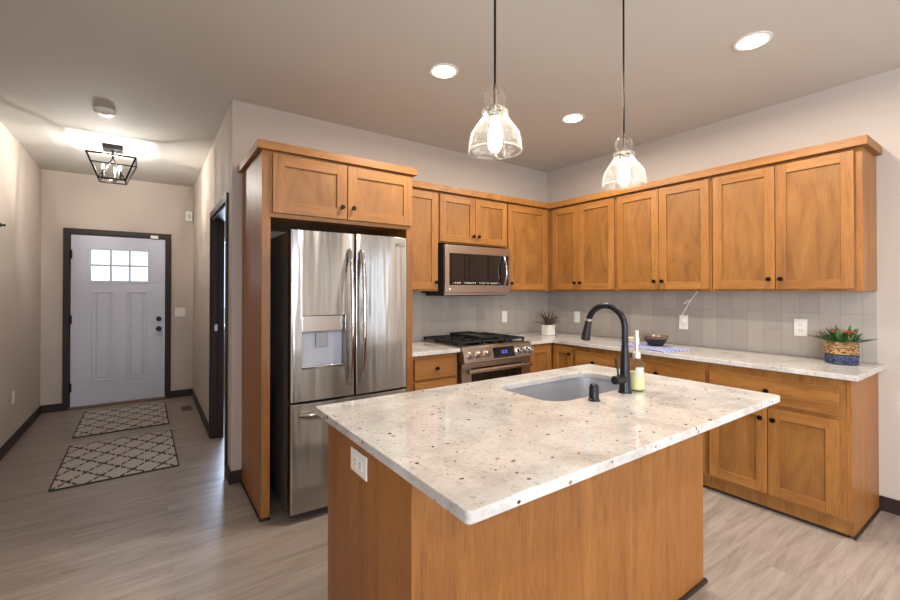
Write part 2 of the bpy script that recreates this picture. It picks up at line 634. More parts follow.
# baseboards
BH, BT = .09, .014
def baseboard(side, mb, label):
    struct('baseboard_' + side, mb, M['trim'], label, 'baseboard')
baseboard('left', MB().box(XL, XL + BT, YB, YF, 0, BH, bev=.003), 'dark baseboard along the left hall wall')
baseboard('front', MB().box(XL + BT, FX0 - .051, YF - BT, YF, 0, BH, bev=.003).box(FX1 + .051, XH - BT, YF - BT, YF, 0, BH, bev=.003), 'dark baseboard beside the front door')
baseboard('hall', MB().box(XH - BT, XH, DY1 + .056, YF, 0, BH, bev=.003).box(XH - BT, XH, -BT, DY0 - .056, 0, BH, bev=.003).box(XH, -3.213, -BT, 0, 0, BH, bev=.003), 'dark baseboard along the hall wall by the doorway')
baseboard('right', MB().box(-BT, 0, -4.68, -2.745, 0, BH, bev=.003), 'dark baseboard right of the base cabinets')
baseboard('rear', MB().box(XL + BT, -BT, YB, YB + BT, 0, BH, bev=.003), 'dark baseboard behind the camera')

# backsplash tile
mb = MB()
mb.box(-2.168, -.008, -.008, -.0005, .914, 1.40)
mb.box(-.008, -.0005, -2.738, -.008, .914, 1.3715)
struct('wall_backsplash', mb, M['tile'], 'taupe vertical tile backsplash', 'backsplash')

# side doorway: casing and jamb
mb = MB()
cw = .055
for (xa, xb) in ((XH - .016, XH),):
    mb.box(xa, xb, DY0 - cw, DY0, 0, DZ + cw, bev=.003).box(xa, xb, DY1, DY1 + cw, 0, DZ + cw, bev=.003).box(xa, xb, DY0, DY1, DZ, DZ + cw, bev=.003)
mb.box(XH, XH + .10, DY0, DY0 + .02, 0, DZ).box(XH, XH + .10, DY1 - .02, DY1, 0, DZ).box(XH, XH + .10, DY0 + .02, DY1 - .02, DZ - .02, DZ)
mb.box(XH + .05, XH + .075, DY1 - .032, DY1 - .02, 0, DZ - .02)
d2 = struct('door_2', mb, M['trim'], 'dark cased doorway in the hall wall', 'doorway')
MB().box(XH + .02, XH + .045, DY1 - .022, DY1 - .0195, 1.00, 1.06).build('strike_plate', M['chrome'], d2)

# front door
d1 = struct('door_1', MB().box(FX0 - .050, FX0, YF - .018, YF, 0, FZ + .056, bev=.003).box(FX1, FX1 + .050, YF - .018, YF, 0, FZ + .056, bev=.003)
            .box(FX0, FX1, YF - .018, YF, FZ, FZ + .056, bev=.003)
            .box(FX0, FX0 + .014, YF, YF + .14, 0, FZ).box(FX1 - .014, FX1, YF, YF + .14, 0, FZ).box(FX0 + .014, FX1 - .014, YF, YF + .14, FZ - .014, FZ),
            M['trim'], 'white front door with six small panes and dark casing', 'door')
dx0, dx1, dz0, dz1 = FX0 + .017, FX1 - .017, .03, FZ - .018
wx0, wx1, wz0, wz1 = -4.318, -3.772, 1.497, 1.865
ya, yb = YF + .004, YF + .048
mb = MB()
mb.box(dx0, wx0, ya, yb, dz0, dz1).box(wx1, dx1, ya, yb, dz0, dz1).box(wx0, wx1, ya, yb, dz0, wz0).box(wx0, wx1, ya, yb, wz1, dz1)
for (px0, px1) in ((-4.309, -4.105), (-3.982, -3.775)):
    z0, z1 = .297, 1.372
    g = .022
    mb.box(px0, px1, ya - .013, ya, z0, z0 + g, bev=.003).box(px0, px1, ya - .013, ya, z1 - g, z1, bev=.003)
    mb.box(px0, px0 + g, ya - .013, ya, z0 + g, z1 - g, bev=.003).box(px1 - g, px1, ya - .013, ya, z0 + g, z1 - g, bev=.003)
    mb.box(px0 + .045, px1 - .045, ya - .012, ya, z0 + .045, z1 - .045, bev=.008)
g = .03
mb.box(wx0 - g, wx1 + g, ya - .012, ya, wz1, wz1 + g, bev=.003).box(wx0 - g, wx1 + g, ya - .012, ya, wz0 - g, wz0, bev=.003)
mb.box(wx0 - g, wx0, ya - .012, ya, wz0, wz1, bev=.003).box(wx1, wx1 + g, ya - .012, ya, wz0, wz1, bev=.003)
slab = mb.build('door_slab', M['white_paint'], d1)
mb = MB()
for k in (1, 2):
    x = wx0 + (wx1 - wx0) * k / 3
    mb.box(x - .011, x + .011, ya + .005, yb - .005, wz0, wz1, bev=.002)
zm = (wz0 + wz1) / 2
mb.box(wx0, wx1, ya + .006, yb - .006, zm - .011, zm + .011, bev=.002)
mb.build('window_grille', M['white_paint'], d1)
MB().box(wx0, wx1, ya + .018, ya + .024, wz0, wz1).build('glass_pane', M['pane'], d1)
MB().box(FX0, FX1, YF - .03, YF + .12, .0005, .026, bev=.004).build('threshold', plain('bronze_threshold', srgb(120, 84, 58), .35, .5), d1)
for zz in (.253, 1.04, 1.80):
    MB().box(dx0 - .012, dx0 + .012, YF - .012, YF + .003, zz - .05, zz + .05, bev=.003).lathe([(.007, -.055), (.007, .055)], (dx0 - .003, YF - .016, zz), seg=10).build('hinge', M['black'], d1)
mb = MB().lathe([(.0, .0), (.033, 0), (.033, .008), (.012, .012), (.012, .035), (.027, .042), (.030, .055), (.024, .068), (0, .071)][1:], (-3.655, ya, .895), (0, -1, 0))
mb.build('door_knob', M['black'], d1)
MB().lathe([(.030, 0), (.030, .012), (.022, .022), (0, .024)], (-3.655, ya, 1.02), (0, -1, 0)).build('deadbolt', M['black'], d1)
MB().box(-3.745, -3.665, YF - .034, YF - .0185, FZ - .014, FZ + .024, bev=.003).build('door_sensor', M['white'], d1)


# ------------------------------------------------------------------ cabinetry
class Face:
    """a cabinet front plane: u runs along it, d outwards"""
    def __init__(self, kind, at): self.k, self.at = kind, at
    def box(self, mb, u0, u1, d0, d1, z0, z1, m=0, bev=0.0):
        if self.k == '-y': mb.box(u0, u1, self.at - d1, self.at - d0, z0, z1, m, bev)
        elif self.k == '+y': mb.box(u0, u1, self.at + d0, self.at + d1, z0, z1, m, bev)
        else: mb.box(self.at - d1, self.at - d0, u0, u1, z0, z1, m, bev)
    def pt(self, u, d, z):
        return {'-y': (u, self.at - d, z), '+y': (u, self.at + d, z), '-x': (self.at - d, u, z)}[self.k]
    def out(self): return {'-y': (0, -1, 0), '+y': (0, 1, 0), '-x': (-1, 0, 0)}[self.k]
    def h(self): return M['wood_y'] if self.k == '-x' else M['wood_x']


def knob(F, u, z, parent, d=.0205):
    MB().lathe([(.008, 0), (.0065, .004), (.0065, .012), (.0135, .017), (.0155, .022), (.0130, .028), (0, .030)], F.pt(u, d, z), F.out(), seg=16).build('knob', M['black'], parent)


def door(F, u0, u1, z0, z1, parent, kn=None, r=.060, wide=False):
    mb = MB()
    F.box(mb, u0, u0 + r, .0005, .0205, z0, z1, 0, .0018)
    F.box(mb, u1 - r, u1, .0005, .0205, z0, z1, 0, .0018)
    F.box(mb, u0 + r, u1 - r, .0005, .0203, z0, z0 + r, 1, .0018)
    F.box(mb, u0 + r, u1 - r, .0005, .0203, z1 - r, z1, 1, .0018)
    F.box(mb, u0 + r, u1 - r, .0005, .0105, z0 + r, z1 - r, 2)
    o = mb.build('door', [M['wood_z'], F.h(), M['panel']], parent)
    if kn: knob(F, kn[0], kn[1], o)
    return o


def drawer(F, u0, u1, z0, z1, parent, kn=True):
    mb = MB()
    F.box(mb, u0, u1, .0005, .0205, z0, z1, 0, .004)
    o = mb.build('drawer', [F.h()], parent)
    if kn: knob(F, (u0 + u1) / 2, (z0 + z1) / 2, o)
    return o


UZ0, UZ1 = 1.372, 2.225      # upper cabinet box
DZ0, DZ1 = 1.386, 2.209      # upper doors
FL = Face('-y', -.33)
FR = Face('-x', -.33)
GU, GB = 'upper wall cabinets', 'base cabinets'

# left run uppers
t = thing('wall_cabinet', 'single-door wood wall cabinet between the refrigerator and the microwave', 'cabinet', (-1.95, 0, UZ0), GU)
MB().box(-2.166, -1.732, -.33, -.001, UZ0, UZ1).build('body', M['wood_z'], t)
door(FL, -2.155, -1.745, DZ0, DZ1, t, (-1.772, 1.447))
t = thing('wall_cabinet', 'short two-door wood wall cabinet directly above the microwave', 'cabinet', (-1.335, 0, 1.79), GU)
MB().box(-1.730, -.944, -.33, -.001, 1.79, UZ1).build('body', M['wood_z'], t)
door(FL, -1.722, -1.338, 1.802, DZ1, t, (-1.366, 1.865))
door(FL, -1.334, -.952, 1.802, DZ1, t, (-1.306, 1.865))
t = thing('wall_cabinet', 'single-door wood wall cabinet right of the microwave at the corner', 'cabinet', (-.64, 0, UZ0), GU)
MB().prism([(-.942, -.001), (-.942, -.33), (-.352, -.33), (-.352, -.001)], UZ0, UZ1).build('body', M['wood_z'], t)
door(FL, -.930, -.392, DZ0, DZ1, t, (-.902, 1.447))
# right run uppers
for (y0, y1, ym, lab) in ((-1.117, -.001, -.711, 'two-door wood wall cabinet at the corner, above the light switch'),
                          (-1.912, -1.119, -1.516, 'two-door wood wall cabinet above the bowl, behind the smaller glass pendant'),
                          (-2.739, -1.914, -2.312, 'two-door wood wall cabinet at the open end, above the woven planter')):
    t = thing('wall_cabinet', lab, 'cabinet', (0, (y0 + y1) / 2, UZ0), GU)
    MB().box(-.33, -.001, y0, y1, UZ0, UZ1).build('body', M['wood_z'], t)
    hi = -.385 if y1 > -.1 else y1 - .014
    lo = y0 + (.014 if y0 > -2.7 else .036)
    door(FR, lo, ym - .002, DZ0, DZ1, t, (ym - .033, 1.452))
    door(FR, ym + .002, hi, DZ0, DZ1, t, (ym + .033, 1.452))

# crown along the L of uppers
c0, c1 = 2.2265, 2.280
mb = MB()
o = .038
mb.prism([(-2.149, -.332), (-2.149, -.332 - o), (-.332 - o, -.332 - o), (-.332 - o, -2.741 - o + .012), (-.001, -2.741 - o + .012), (-.001, -2.700), (-.332 + .02, -2.700), (-.332 + .02, -.332 + .02), (-2.149, -.332 + .02)], c0, c1, bev=.002)
tag(mb.build('crown_molding', M['wood_y']), 'flat wood crown board running along the tops of the wall cabinets', 'crown molding', kind='thing')

# refrigerator enclosure with cabinet on top
t = thing('refrigerator_cabinet', 'tall wood enclosure and two-door cabinet around the refrigerator', 'cabinet', (-2.69, -.3, 0))
px = [(-3.212, -3.162), (-2.222, -2.172)]
for a, b in px:
    mb = MB()
    mb.box(a, b, -.652, -.001, .012, 2.222, 0, .0015)
    mb.build('side_panel', [M['veneer']], t)
    MB().box(a - .010, b + .0, -.662, -.001, .0005, .012, 0, .002).build('base_shoe', M['trim'], t)
MB().box(-3.162, -2.222, -.652, -.001, 1.822, 2.222).build('upper_box', M['wood_x'], t)
FF = Face('-y', -.652)
door(FF, -3.153, -2.685, 1.848, 2.206, t, (-2.722, 1.925), .068)
door(FF, -2.679, -2.188, 1.848, 2.206, t, (-2.644, 1.925), .068)
mb = MB()
mb.prism([(-3.212 - .03, -.001), (-3.212 - .03, -.652 - .034), (-2.172 + .022, -.652 - .034), (-2.172 + .022, -.001)], 2.2225, 2.272, bev=.002)
mb.build('crown_board', [M['wood_x']], t)

# base cabinets on the back wall
BZ = .883
FB = Face('-y', -.61)
t = thing('base_cabinet', 'narrow wood drawer cabinet between the refrigerator and the range', 'cabinet', (-1.95, -.3, 0), GB)
mb = MB().box(-2.166, -1.732, -.61, -.001, .10, BZ).box(-2.166, -1.732, -.55, -.001, .0, .10)
mb.build('body', M['wood_z'], t)
drawer(FB, -2.138, -1.752, .700, .855, t)
drawer(FB, -2.138, -1.752, .418, .680, t)
drawer(FB, -2.138, -1.752, .125, .398, t)

FX = Face('-x', -.61)
t = thing('corner_cabinet', 'wood corner base cabinet right of the range, two doors meeting at the inside corner', 'cabinet', (-.45, -.45, 0), GB)
mb = MB().prism([(-.945, -.001), (-.945, -.61), (-.61, -.61), (-.61, -.882), (-.001, -.882), (-.001, -.001)], .10, BZ)
mb.prism([(-.945, -.001), (-.945, -.57), (-.57, -.57), (-.57, -.882), (-.001, -.882), (-.001, -.001)], 0, .10)
mb.build('body', M['wood_z'], t)
door(FB, -.925, -.645, .12, .862, t)
door(FX, -.870, -.640, .12, .862, t, (-.838, .802))
# base cabinets on the right wall
for (y0, y1, nd, lab) in ((-1.302, -.884, 1, 'wood base cabinet next to the corner, seen behind the faucet arch'),
                          (-2.004, -1.304, 2, 'wood base cabinet below the dark bowl, mostly hidden by the island'),
                          (-2.722, -2.006, 2, 'wood base cabinet at the open end of the counter, doors in full view')):
    t = thing('base_cabinet', lab, 'cabinet', (-.3, (y0 + y1) / 2, 0), GB)
    MB().box(-.61, -.001, y0, y1, .10, BZ).box(-.572, -.001, y0, y1, .012, .10).build('body', M['wood_z'], t)
    MB().box(-.582, -.572, y0, y1, .0, .014, 0, .002).build('base_shoe', M['trim'], t)
    e = .030 if y0 < -2.7 else .012
    a, b = y0 + e, y1 - .012
    drawer(FX, a, b, .674, .836, t)
    if nd == 1:
        door(FX, a, b, .118, .650, t, (a + .03, .595))
    else:
        ym = (a + b) / 2
        door(FX, a, ym - .002, .118, .650, t, (ym - .034, .583))
        door(FX, ym + .002, b, .118, .650, t, (ym + .034, .583))
    if y0 < -2.7:
        MB().prism([(-.001, .012), (-.572, .012), (-.572, .10), (-.612, .10), (-.612, BZ), (-.001, BZ)], -2.741, -2.7225, axis='y').build('end_panel', [M['veneer']], t)
        # poly above is (x, z) extruded along y
        MB().box(-.582, -.0145, -2.752, -2.741, .0005, .014, 0, .002).build('end_shoe', M['trim'], t)

# worktops
def rrect(x0, x1, y0, y1, r, n=6):
    pts = []
    for cx, cy, a0 in ((x1 - r, y1 - r, 0), (x0 + r, y1 - r, 90), (x0 + r, y0 + r, 180), (x1 - r, y0 + r, 270)):
        for k in range(n + 1):
            a = math.radians(a0 + 90 * k / n)
            pts.append((cx + r * math.cos(a), cy + r * math.sin(a)))
    return pts


CT0, CT1 = .884, .914
tag(MB().prism([(-2.170, -.009), (-2.170, -.648), (-1.728, -.648), (-1.728, -.009)], CT0, CT1, bev=.004).build('countertop', M['granite']),
    'short speckled stone counter between the refrigerator and the range', 'countertop', 'stone counters')
tag(MB().prism([(-.952, -.009), (-.952, -.648), (-.648, -.648), (-.648, -2.776), (-.001, -2.776), (-.001, -2.7385), (-.009, -2.7385), (-.009, -.009)], CT0, CT1, bev=.004).build('countertop', M['granite']),
    'long L-shaped speckled stone counter along the right wall', 'countertop', 'stone counters')

# ------------------------------------------------------------------ island
IX0, IX1, IY0, IY1 = -3.224, -1.488, -2.692, -1.690
SKX0, SKX1, SKY0, SKY1 = -2.412, -1.722, -2.212, -1.835
hole = rrect(SKX0, SKX1, SKY0, SKY1, .095, 7)
mb = MB().prism(rrect(IX0, IX1, IY0, IY1, .014, 4), CT0, CT1, bev=.005, holes=[hole])
tag(mb.build('island_countertop', M['granite']), 'speckled white stone slab on the kitchen island with the sink cut in', 'countertop', 'stone counters')

t = thing('kitchen_island', 'wood panelled kitchen island base under the speckled stone slab', 'island', (-2.4, -2.1, 0))
bx0, bx1, by0, by1 = -3.205, -1.620, -2.414, -1.795
MB().box(bx0, bx0 + .02, by0 + .0005, by1, .0, BZ).build('end_panel', [M['veneer']], t)
MB().box(bx1 - .02, bx1, by0 + .0005, by1, .0, BZ).build('end_panel', [M['veneer']], t)
MB().box(bx0, bx1, by0 - .012, by0, .0, BZ, 0, .0015).build('back_panel', [M['veneer']], t)
# working side: carcass shell round the sink
mb = MB()
mb.box(bx0 + .021, bx1 - .021, by0 + .001, by0 + .02, .10, BZ)
mb.box(bx0 + .021, bx1 - .021, by1 - .02, by1 - .0, .10, BZ)
mb.box(bx0 + .021, bx1 - .021, by0 + .02, by1 - .02, .10, .12)
mb.box(bx0 + .021, bx1 - .021, by0 + .02, by1 - .07, .0, .10)
mb.build('body', M['wood_z'], t)
FI = Face('+y', by1)
xs = [bx0 + .03, bx0 + .43, bx0 + .83, bx0 + 1.2, bx1 - .03]
for a, b in zip(xs, xs[1:]):
    door(FI, a + .003, b - .003, .122, .86, t, (b - .035, .80))
MB().tube([(bx0, by0 - .02, .009), (bx1 + .008, by0 - .02, .009)], .009, 8).tube([(bx1 + .008, by0 - .02, .009), (bx1 + .008, by1, .009)], .009, 8).build('base_shoe', M['trim'], t)


def outlet(name, F, u, z, w, h, label, kind='duplex', mat=None, z_off=0.0):
    t = thing(name, label, 'switch' if 'switch' in name else 'outlet', F.pt(u, 0, z))
    mb = MB()
    F.box(mb, u - w / 2, u + w / 2, .0005, .006, z - h / 2, z + h / 2, 0, .002)
    mb.build('cover_plate', M['white'], t)
    if kind == 'duplex':
        for dz in (-.02, .02):
            mb = MB(); F.box(mb, u - .016, u + .016, .006, .008, z + dz - .014, z + dz + .014, 0, .001)
            s = mb.build('socket', M['white'], t)
            mb = MB()
            for du in (-.006, .006): F.box(mb, u + du - .0012, u + du + .0012, .008, .0083, z + dz - .004, z + dz + .006)
            mb.build('slot', M['gap'], s)
    elif kind == 'duplex_h':
        for du in (-.02, .02):
            mb = MB(); F.box(mb, u + du - .014, u + du + .014, .006, .008, z - .016, z + .016, 0, .001)
            s = mb.build('socket', M['white'], t)
            mb = MB()
            for dz in (-.006, .006): F.box(mb, u + du - .005, u + du + .005, .008, .0083, z + dz - .0012, z + dz + .0012)
            mb.build('slot', M['gap'], s)
    elif kind == 'decora':
        mb = MB(); F.box(mb, u - .016, u + .016, .006, .009, z - .033, z + .033, 0, .001)
        mb.build('rocker', M['white'], t)
    elif kind == 'toggle2':
        for du in (-.023, .023):
            mb = MB(); F.box(mb, u + du - .005, u + du + .005, .006, .016, z - .006, z + .012, 0, .002)
            mb.build('toggle', M['white'], t)
    return t


class FaceL(Face):
    """a wall plane facing +x or, for the island end, -x"""
    def box(self, mb, u0, u1, d0, d1, z0, z1, m=0, bev=0.0): mb.box(self.at + d0, self.at + d1, u0, u1, z0, z1, m, bev)
    def pt(self, u, d, z): return (self.at + d, u, z)
    def out(self): return (1, 0, 0)


outlet('wall_outlet', Face('-x', bx0), -2.093, .816, .124, .074, 'white sideways outlet plate on the island end panel', 'duplex_h')
outlet('light_switch', Face('-y', -.0085), -.672, 1.10, .072, .118, 'white switch plate on the tile right of the range', 'decora')
outlet('light_switch', Face('-x', -.0085), -.428, 1.095, .072, .118, 'white switch plate on the tile behind the faucet arch', 'decora')
outlet('wall_outlet', Face('-x', -.0085), -1.545, 1.105, .075, .120, 'white outlet with a cord plugged in, above the bowl')
outlet('wall_outlet', Face('-x', -.0085), -2.352, 1.115, .075, .120, 'white outlet on the tile left of the woven planter')
outlet('wall_outlet', FaceL('+x', XL), 1.99, .425, .07, .115, 'white outlet low on the left hall wall')
outlet('light_switch', Face('-y', YF), -3.425, 1.10, .116, .116, 'white double switch plate beside the front door', 'toggle2')
# chime box
t = thing('door_chime', 'small white chime box high on the wall right of the front door', 'chime', (-3.33, YF, 2.35))
MB().box(-3.368, -3.296, YF - .035, YF - .0005, 2.285, 2.415, 0, .006).build('case', M['white'], t)
MB().box(-3.345, -3.319, YF - .037, YF - .035, 2.32, 2.38, 0, .001).build('grille', plain('grey_plastic', srgb(200, 196, 190), .5), t)
# hook at the picture edge
mb = MB().lathe([(.016, 0), (.016, .006), (.006, .008), (.006, .016), (.011, .020), (.011, .028), (0, .030)], (XL + .0005, 1.550, 1.909), (1, 0, 0), 14)
tag(mb.build('wall_hook', M['black']), 'small black hook on the left hall wall', 'hook')

# ------------------------------------------------------------------ sink, faucet and things on the island
t = thing('kitchen_sink', 'undermount stainless steel sink sunk in the island slab', 'sink', (-2.07, -2.02, CT0))
mb = MB()
def ring(s, z, r): return [(x, y, z) for x, y in rrect(SKX0 - .006 + s, SKX1 + .006 - s, SKY0 - .006 + s, SKY1 + .006 - s, r, 7)]
rings = [ring(-.012, CT0 - .001, .10), ring(0, CT0 - .001, .095), ring(.004, CT0 - .17, .09), ring(.02, CT0 - .205, .08), ring(.05, CT0 - .215, .06)]
outer = [ring(-.004, CT0 - .17, .095), ring(.0, CT0 - .222, .09)]
fs = []
n = len(rings[0])
for A, B in zip(rings, rings[1:]):
    for i in range(n):
        j = (i + 1) % n
        fs.append((A[i], A[j], B[j], B[i]))
fs.append(tuple(rings[-1]))
A0 = [ring(-.012, CT0 - .001, .10)] + outer
for A, B in zip(A0, A0[1:]):
    for i in range(n):
        j = (i + 1) % n
        fs.append((A[j], A[i], B[i], B[j]))
fs.append(tuple(outer[-1][::-1]))
mb.quads(fs)
mb.build('basin', M['steel_sink'], t)
MB().lathe([(.055, 0), (.055, .003), (.040, .004), (.036, -.0), (0, -.0)][:4] + [(0, .001)], (-2.07, -2.02, CT0 - .2145), seg=28).build('drain', M['chrome'], t)

fx, fy = -2.004, -2.268
t = thing('faucet', 'black gooseneck pull-down faucet behind the island sink', 'faucet', (fx, fy, CT1))
MB().lathe([(.030, 0), (.030, .004), (.026, .012), (.024, .05), (.0215, .10), (.0165, .19), (.0148, .21)], (fx, fy, CT1 + .0005), seg=24).build('body', M['matte_black'], t)
pts = [(fx, fy, CT1 + .205), (fx, fy, CT1 + .29)]
R = .099
zc = CT1 + .290
for k in range(0, 17):
    a = math.radians(180 - k * 10.2)
    pts.append((fx, fy + R + R * math.cos(a), zc + R * math.sin(a)))
sp = MB().tube(pts, .0142, 16).build('spout', M['matte_black'], t)
e = Vector(pts[-1]); d = (Vector(pts[-1]) - Vector(pts[-2])).normalized()
d2v = Vector((0, .20, -1)).normalized()
MB().lathe([(.0150, 0), (.0160, .008), (.0165, .02), (.0215, .085), (.0225, .098), (.020, .102)], e, tuple(d2v), 20).build('spray_head', plain('dark_bronze_head', srgb(44, 32, 38), .4, .3), sp)
MB().lathe([(.0158, -.006), (.0162, 0), (.0158, .006)], e, tuple(d2v), 20).build('collar', M['chrome'], sp)
hb = MB().lathe([(.0195, .010), (.0205, .018), (.0205, .074), (.0180, .080), (0, .081)], (fx, fy, CT1 + .062), (-1, 0, 0.02), 20).build('handle', M['matte_black'], t)
MB().tube([(fx - .052, fy, CT1 + .078), (fx - .052, fy + .004, CT1 + .122), (fx - .051, fy + .010, CT1 + .160)], [.0048, .0045, .0042], 10).build('lever', M['matte_black'], hb)
t = thing('air_switch', 'short black sink button standing by the basin on the island', 'button', (-2.240, -2.276, CT1))
MB().lathe([(.024, 0), (.024, .005), (.0205, .008), (.0195, .055), (.018, .060)], (-2.240, -2.276, CT1 + .0005), seg=22).build('housing', M['matte_black'], t)
MB().lathe([(.0165, .0605), (.0165, .066), (.013, .068), (0, .068)], (-2.240, -2.276, CT1 + .0005), seg=20).build('button_cap', M['black'], t)

bx, by = -1.925, -2.276
t = thing('soap_bottle', 'clear pump bottle of yellow soap beside the black faucet', 'bottle', (bx, by, CT1))
MB().lathe([(.030, .001), (.036, .004), (.038, .012), (.038, .110), (.034, .128), (.018, .146), (.014, .150), (.014, .165), (.0125, .165), (.0125, .150), (.0165, .144), (.0325, .127), (.0365, .110), (.0365, .012), (.030, .006), (0, .005)], (bx, by, CT1), seg=28).build('bottle_body', M['clear'], t)
MB().lathe([(.030, .0065), (.0362, .013), (.0362, .085), (0, .085)], (bx, by, CT1), seg=24).build('soap', M['soap'], t)
mb = MB()
lab = []
for k in range(9):
    a = math.radians(205 + k * 7)
    lab.append((bx + .0384 * math.cos(a), by + .0384 * math.sin(a)))
mb.quads([((lab[i][0], lab[i][1], CT1 + .066), (lab[i + 1][0], lab[i + 1][1], CT1 + .066), (lab[i + 1][0], lab[i + 1][1], CT1 + .112), (lab[i][0], lab[i][1], CT1 + .112)) for i in range(8)])
mb.build('bottle_label', plain('pale_label', srgb(186, 186, 172), .6), t)
p = MB().lathe([(.0175, .150), (.0175, .172), (.015, .178), (.0075, .182), (.0075, .214)], (bx, by, CT1), seg=20).build('pump_collar', plain('silver_pump', srgb(214, 208, 196), .3, .5), t)
MB().lathe([(.012, .214), (.0125, .240), (.0105, .246), (.0095, .276), (0, .277)], (bx, by, CT1), seg=16).tube([(bx - .004, by, CT1 + .236), (bx + .028, by + .014, CT1 + .236), (bx + .036, by + .018, CT1 + .228)], .006, 10).build('pump_head', plain('pale_pump', srgb(206, 200, 188), .35, .2), p)

# ------------------------------------------------------------------ refrigerator
t = thing('refrigerator', 'stainless french-door refrigerator with ice dispenser', 'refrigerator', (-2.69, -.4, 0))
rx0, rx1 = -3.084, -2.298
ry = -.735
MB().box(rx0 + .008, rx1 - .008, ry, -.03, .03, 1.735, 0, .006).box(rx0 + .04, rx1 - .04, ry + .04, -.06, .0, .03).build('body', M['dark_side'], t)
MB().box(rx0 + .012, rx1 - .012, ry - .012, ry - .0005, .06, 1.735).build('gasket', M['gap'], t)
def curved_door(x0, x1, z0, z1, name, bulge=.016, hole_rect=None):
    """convex door front; the bulge is shared over the whole appliance width"""
    yb, yf = ry - .0125, ry - .068
    def fy(x):
        u = (x - rx0) / (rx1 - rx0) * 2 - 1
        return yf - bulge * (1 - u * u)
    n = 14
    mb = MB()
    def slab(xa, xb, za, zb):
        pts = [(xa, yb), (xa, fy(xa) + .012), (xa + .004, fy(xa) + .003)]
        pts += [(xa + .012 + (xb - xa - .024) * k / n, fy(xa + .012 + (xb - xa - .024) * k / n)) for k in range(n + 1)]
        pts += [(xb - .004, fy(xb) + .003), (xb, fy(xb) + .012), (xb, yb)]
        mb.prism(pts, za, zb, bev=.003)
    if not hole_rect:
        slab(x0, x1, z0, z1)
    else:
        hx0, hx1, hz0, hz1 = hole_rect
        # front as a sheet with an opening, closed sides behind
        xs = sorted(set([x0 + .010, hx0, hx1, x1 - .010] + [x0 + .010 + (x1 - x0 - .02) * k / 20 for k in range(21)]))
        zs = [z0 + .003, hz0, hz1, z1 - .003]
        fs = []
        for a, b in zip(xs, xs[1:]):
            for c, d in zip(zs, zs[1:]):
                if a >= hx0 - 1e-6 and b <= hx1 + 1e-6 and c >= hz0 - 1e-6 and d <= hz1 + 1e-6: continue
                fs.append(((a, fy(a), c), (b, fy(b), c), (b, fy(b), d), (a, fy(a), d)))
        e0, e1 = xs[0], xs[-1]
        prof0 = [(e0, fy(e0)), (x0 + .003, fy(x0) + .003), (x0, fy(x0) + .010), (x0, yb)]
        prof1 = [(e1, fy(e1)), (x1 - .003, fy(x1) + .003), (x1, fy(x1) + .010), (x1, yb)]
        for pr, fl in ((prof0, 1), (prof1, 0)):
            for a, b in zip(pr, pr[1:]):
                for c, d in zip(zs, zs[1:]):
                    q = ((b[0], b[1], c), (a[0], a[1], c), (a[0], a[1], d), (b[0], b[1], d))
                    fs.append(q if fl else q[::-1])
        for z, s in ((zs[-1], 1), (zs[0], -1)):
            lp = [(p[0], p[1], z) for p in prof0[::-1]] + [(x, fy(x), z) for x in xs[1:-1]] + [(p[0], p[1], z) for p in prof1]
            fs.append(tuple(lp) if s > 0 else tuple(lp[::-1]))
        # cavity walls
        yc = yb - .006
        for a, b in ((hx0, hx0), (hx1, hx1)):
            fs.append(((a, fy(a), hz0), (a, yc, hz0), (a, yc, hz1), (a, fy(a), hz1)))
        for z in (hz0, hz1):
            fs.append(((hx0, fy(hx0), z), (hx1, fy(hx1), z), (hx1, yc, z), (hx0, yc, z)))
        fs.append(((hx0, yc, hz0), (hx1, yc, hz0), (hx1, yc, hz1), (hx0, yc, hz1)))
        mb.quads(fs)
        bmesh.ops.recalc_face_normals(mb.bm, faces=mb.bm.faces[:])
    return mb.build(name, M['steel'], t), fy


xm = -2.6885
HR = (-3.018, -2.752, .905, 1.225)
dl, fyl = curved_door(rx0, xm - .003, .712, 1.738, 'door', hole_rect=HR)
dr, fyr = curved_door(xm + .003, rx1, .712, 1.738, 'door')
fz, fyz = curved_door(rx0, rx1, .055, .700, 'freezer_drawer')
def bow(x, z0, z1, fy, out=.055):
    pts = []
    for k in range(15):
        s = k / 14
        pts.append((x, fy(x) - .004 - out * (math.sin(PI * s) ** .55), z0 + (z1 - z0) * s))
    return pts
for o_, x, f_ in ((dl, -2.728, fyl), (dr, -2.648, fyr)):
    mb = MB()
    pts = bow(x, .80, 1.635, f_)
    for a, b in zip(pts, pts[1:]): pass
    mb.tube(pts, .0135, 12)
    mb.build('handle', M['chrome'], o_)
hz = .640
pts = []
for k in range(15):
    s = k / 14
    x = -3.03 + (.68) * s
    pts.append((x, fyz(x) - .004 - .05 * (math.sin(PI * s) ** .4), hz))
MB().tube(pts, .0135, 12).build('handle', M['chrome'], fz)
# dispenser
dp = MB().box(HR[0] + .004, HR[1] - .004, ry - .062, ry - .022, 1.125, HR[3] - .003, 0, .004).build('dispenser_hood', M['chrome'], dl)
MB().box(HR[0] + .003, HR[1] - .003, ry - .0235, ry - .0195, HR[2] + .004, 1.124).build('dispenser_cavity', plain('pale_grey_liner', srgb(178, 178, 186), .3), dl)
MB().box(-2.925, -2.850, ry - .042, ry - .0236, 1.03, 1.115, 0, .004).build('dispenser_paddle', plain('grey_paddle', srgb(150, 148, 150), .3), dl)
MB().box(HR[0] + .004, HR[1] - .004, ry - .066, ry - .024, HR[2] + .002, HR[2] + .012, 0, .003).build('drip_tray', M['chrome'], dl)


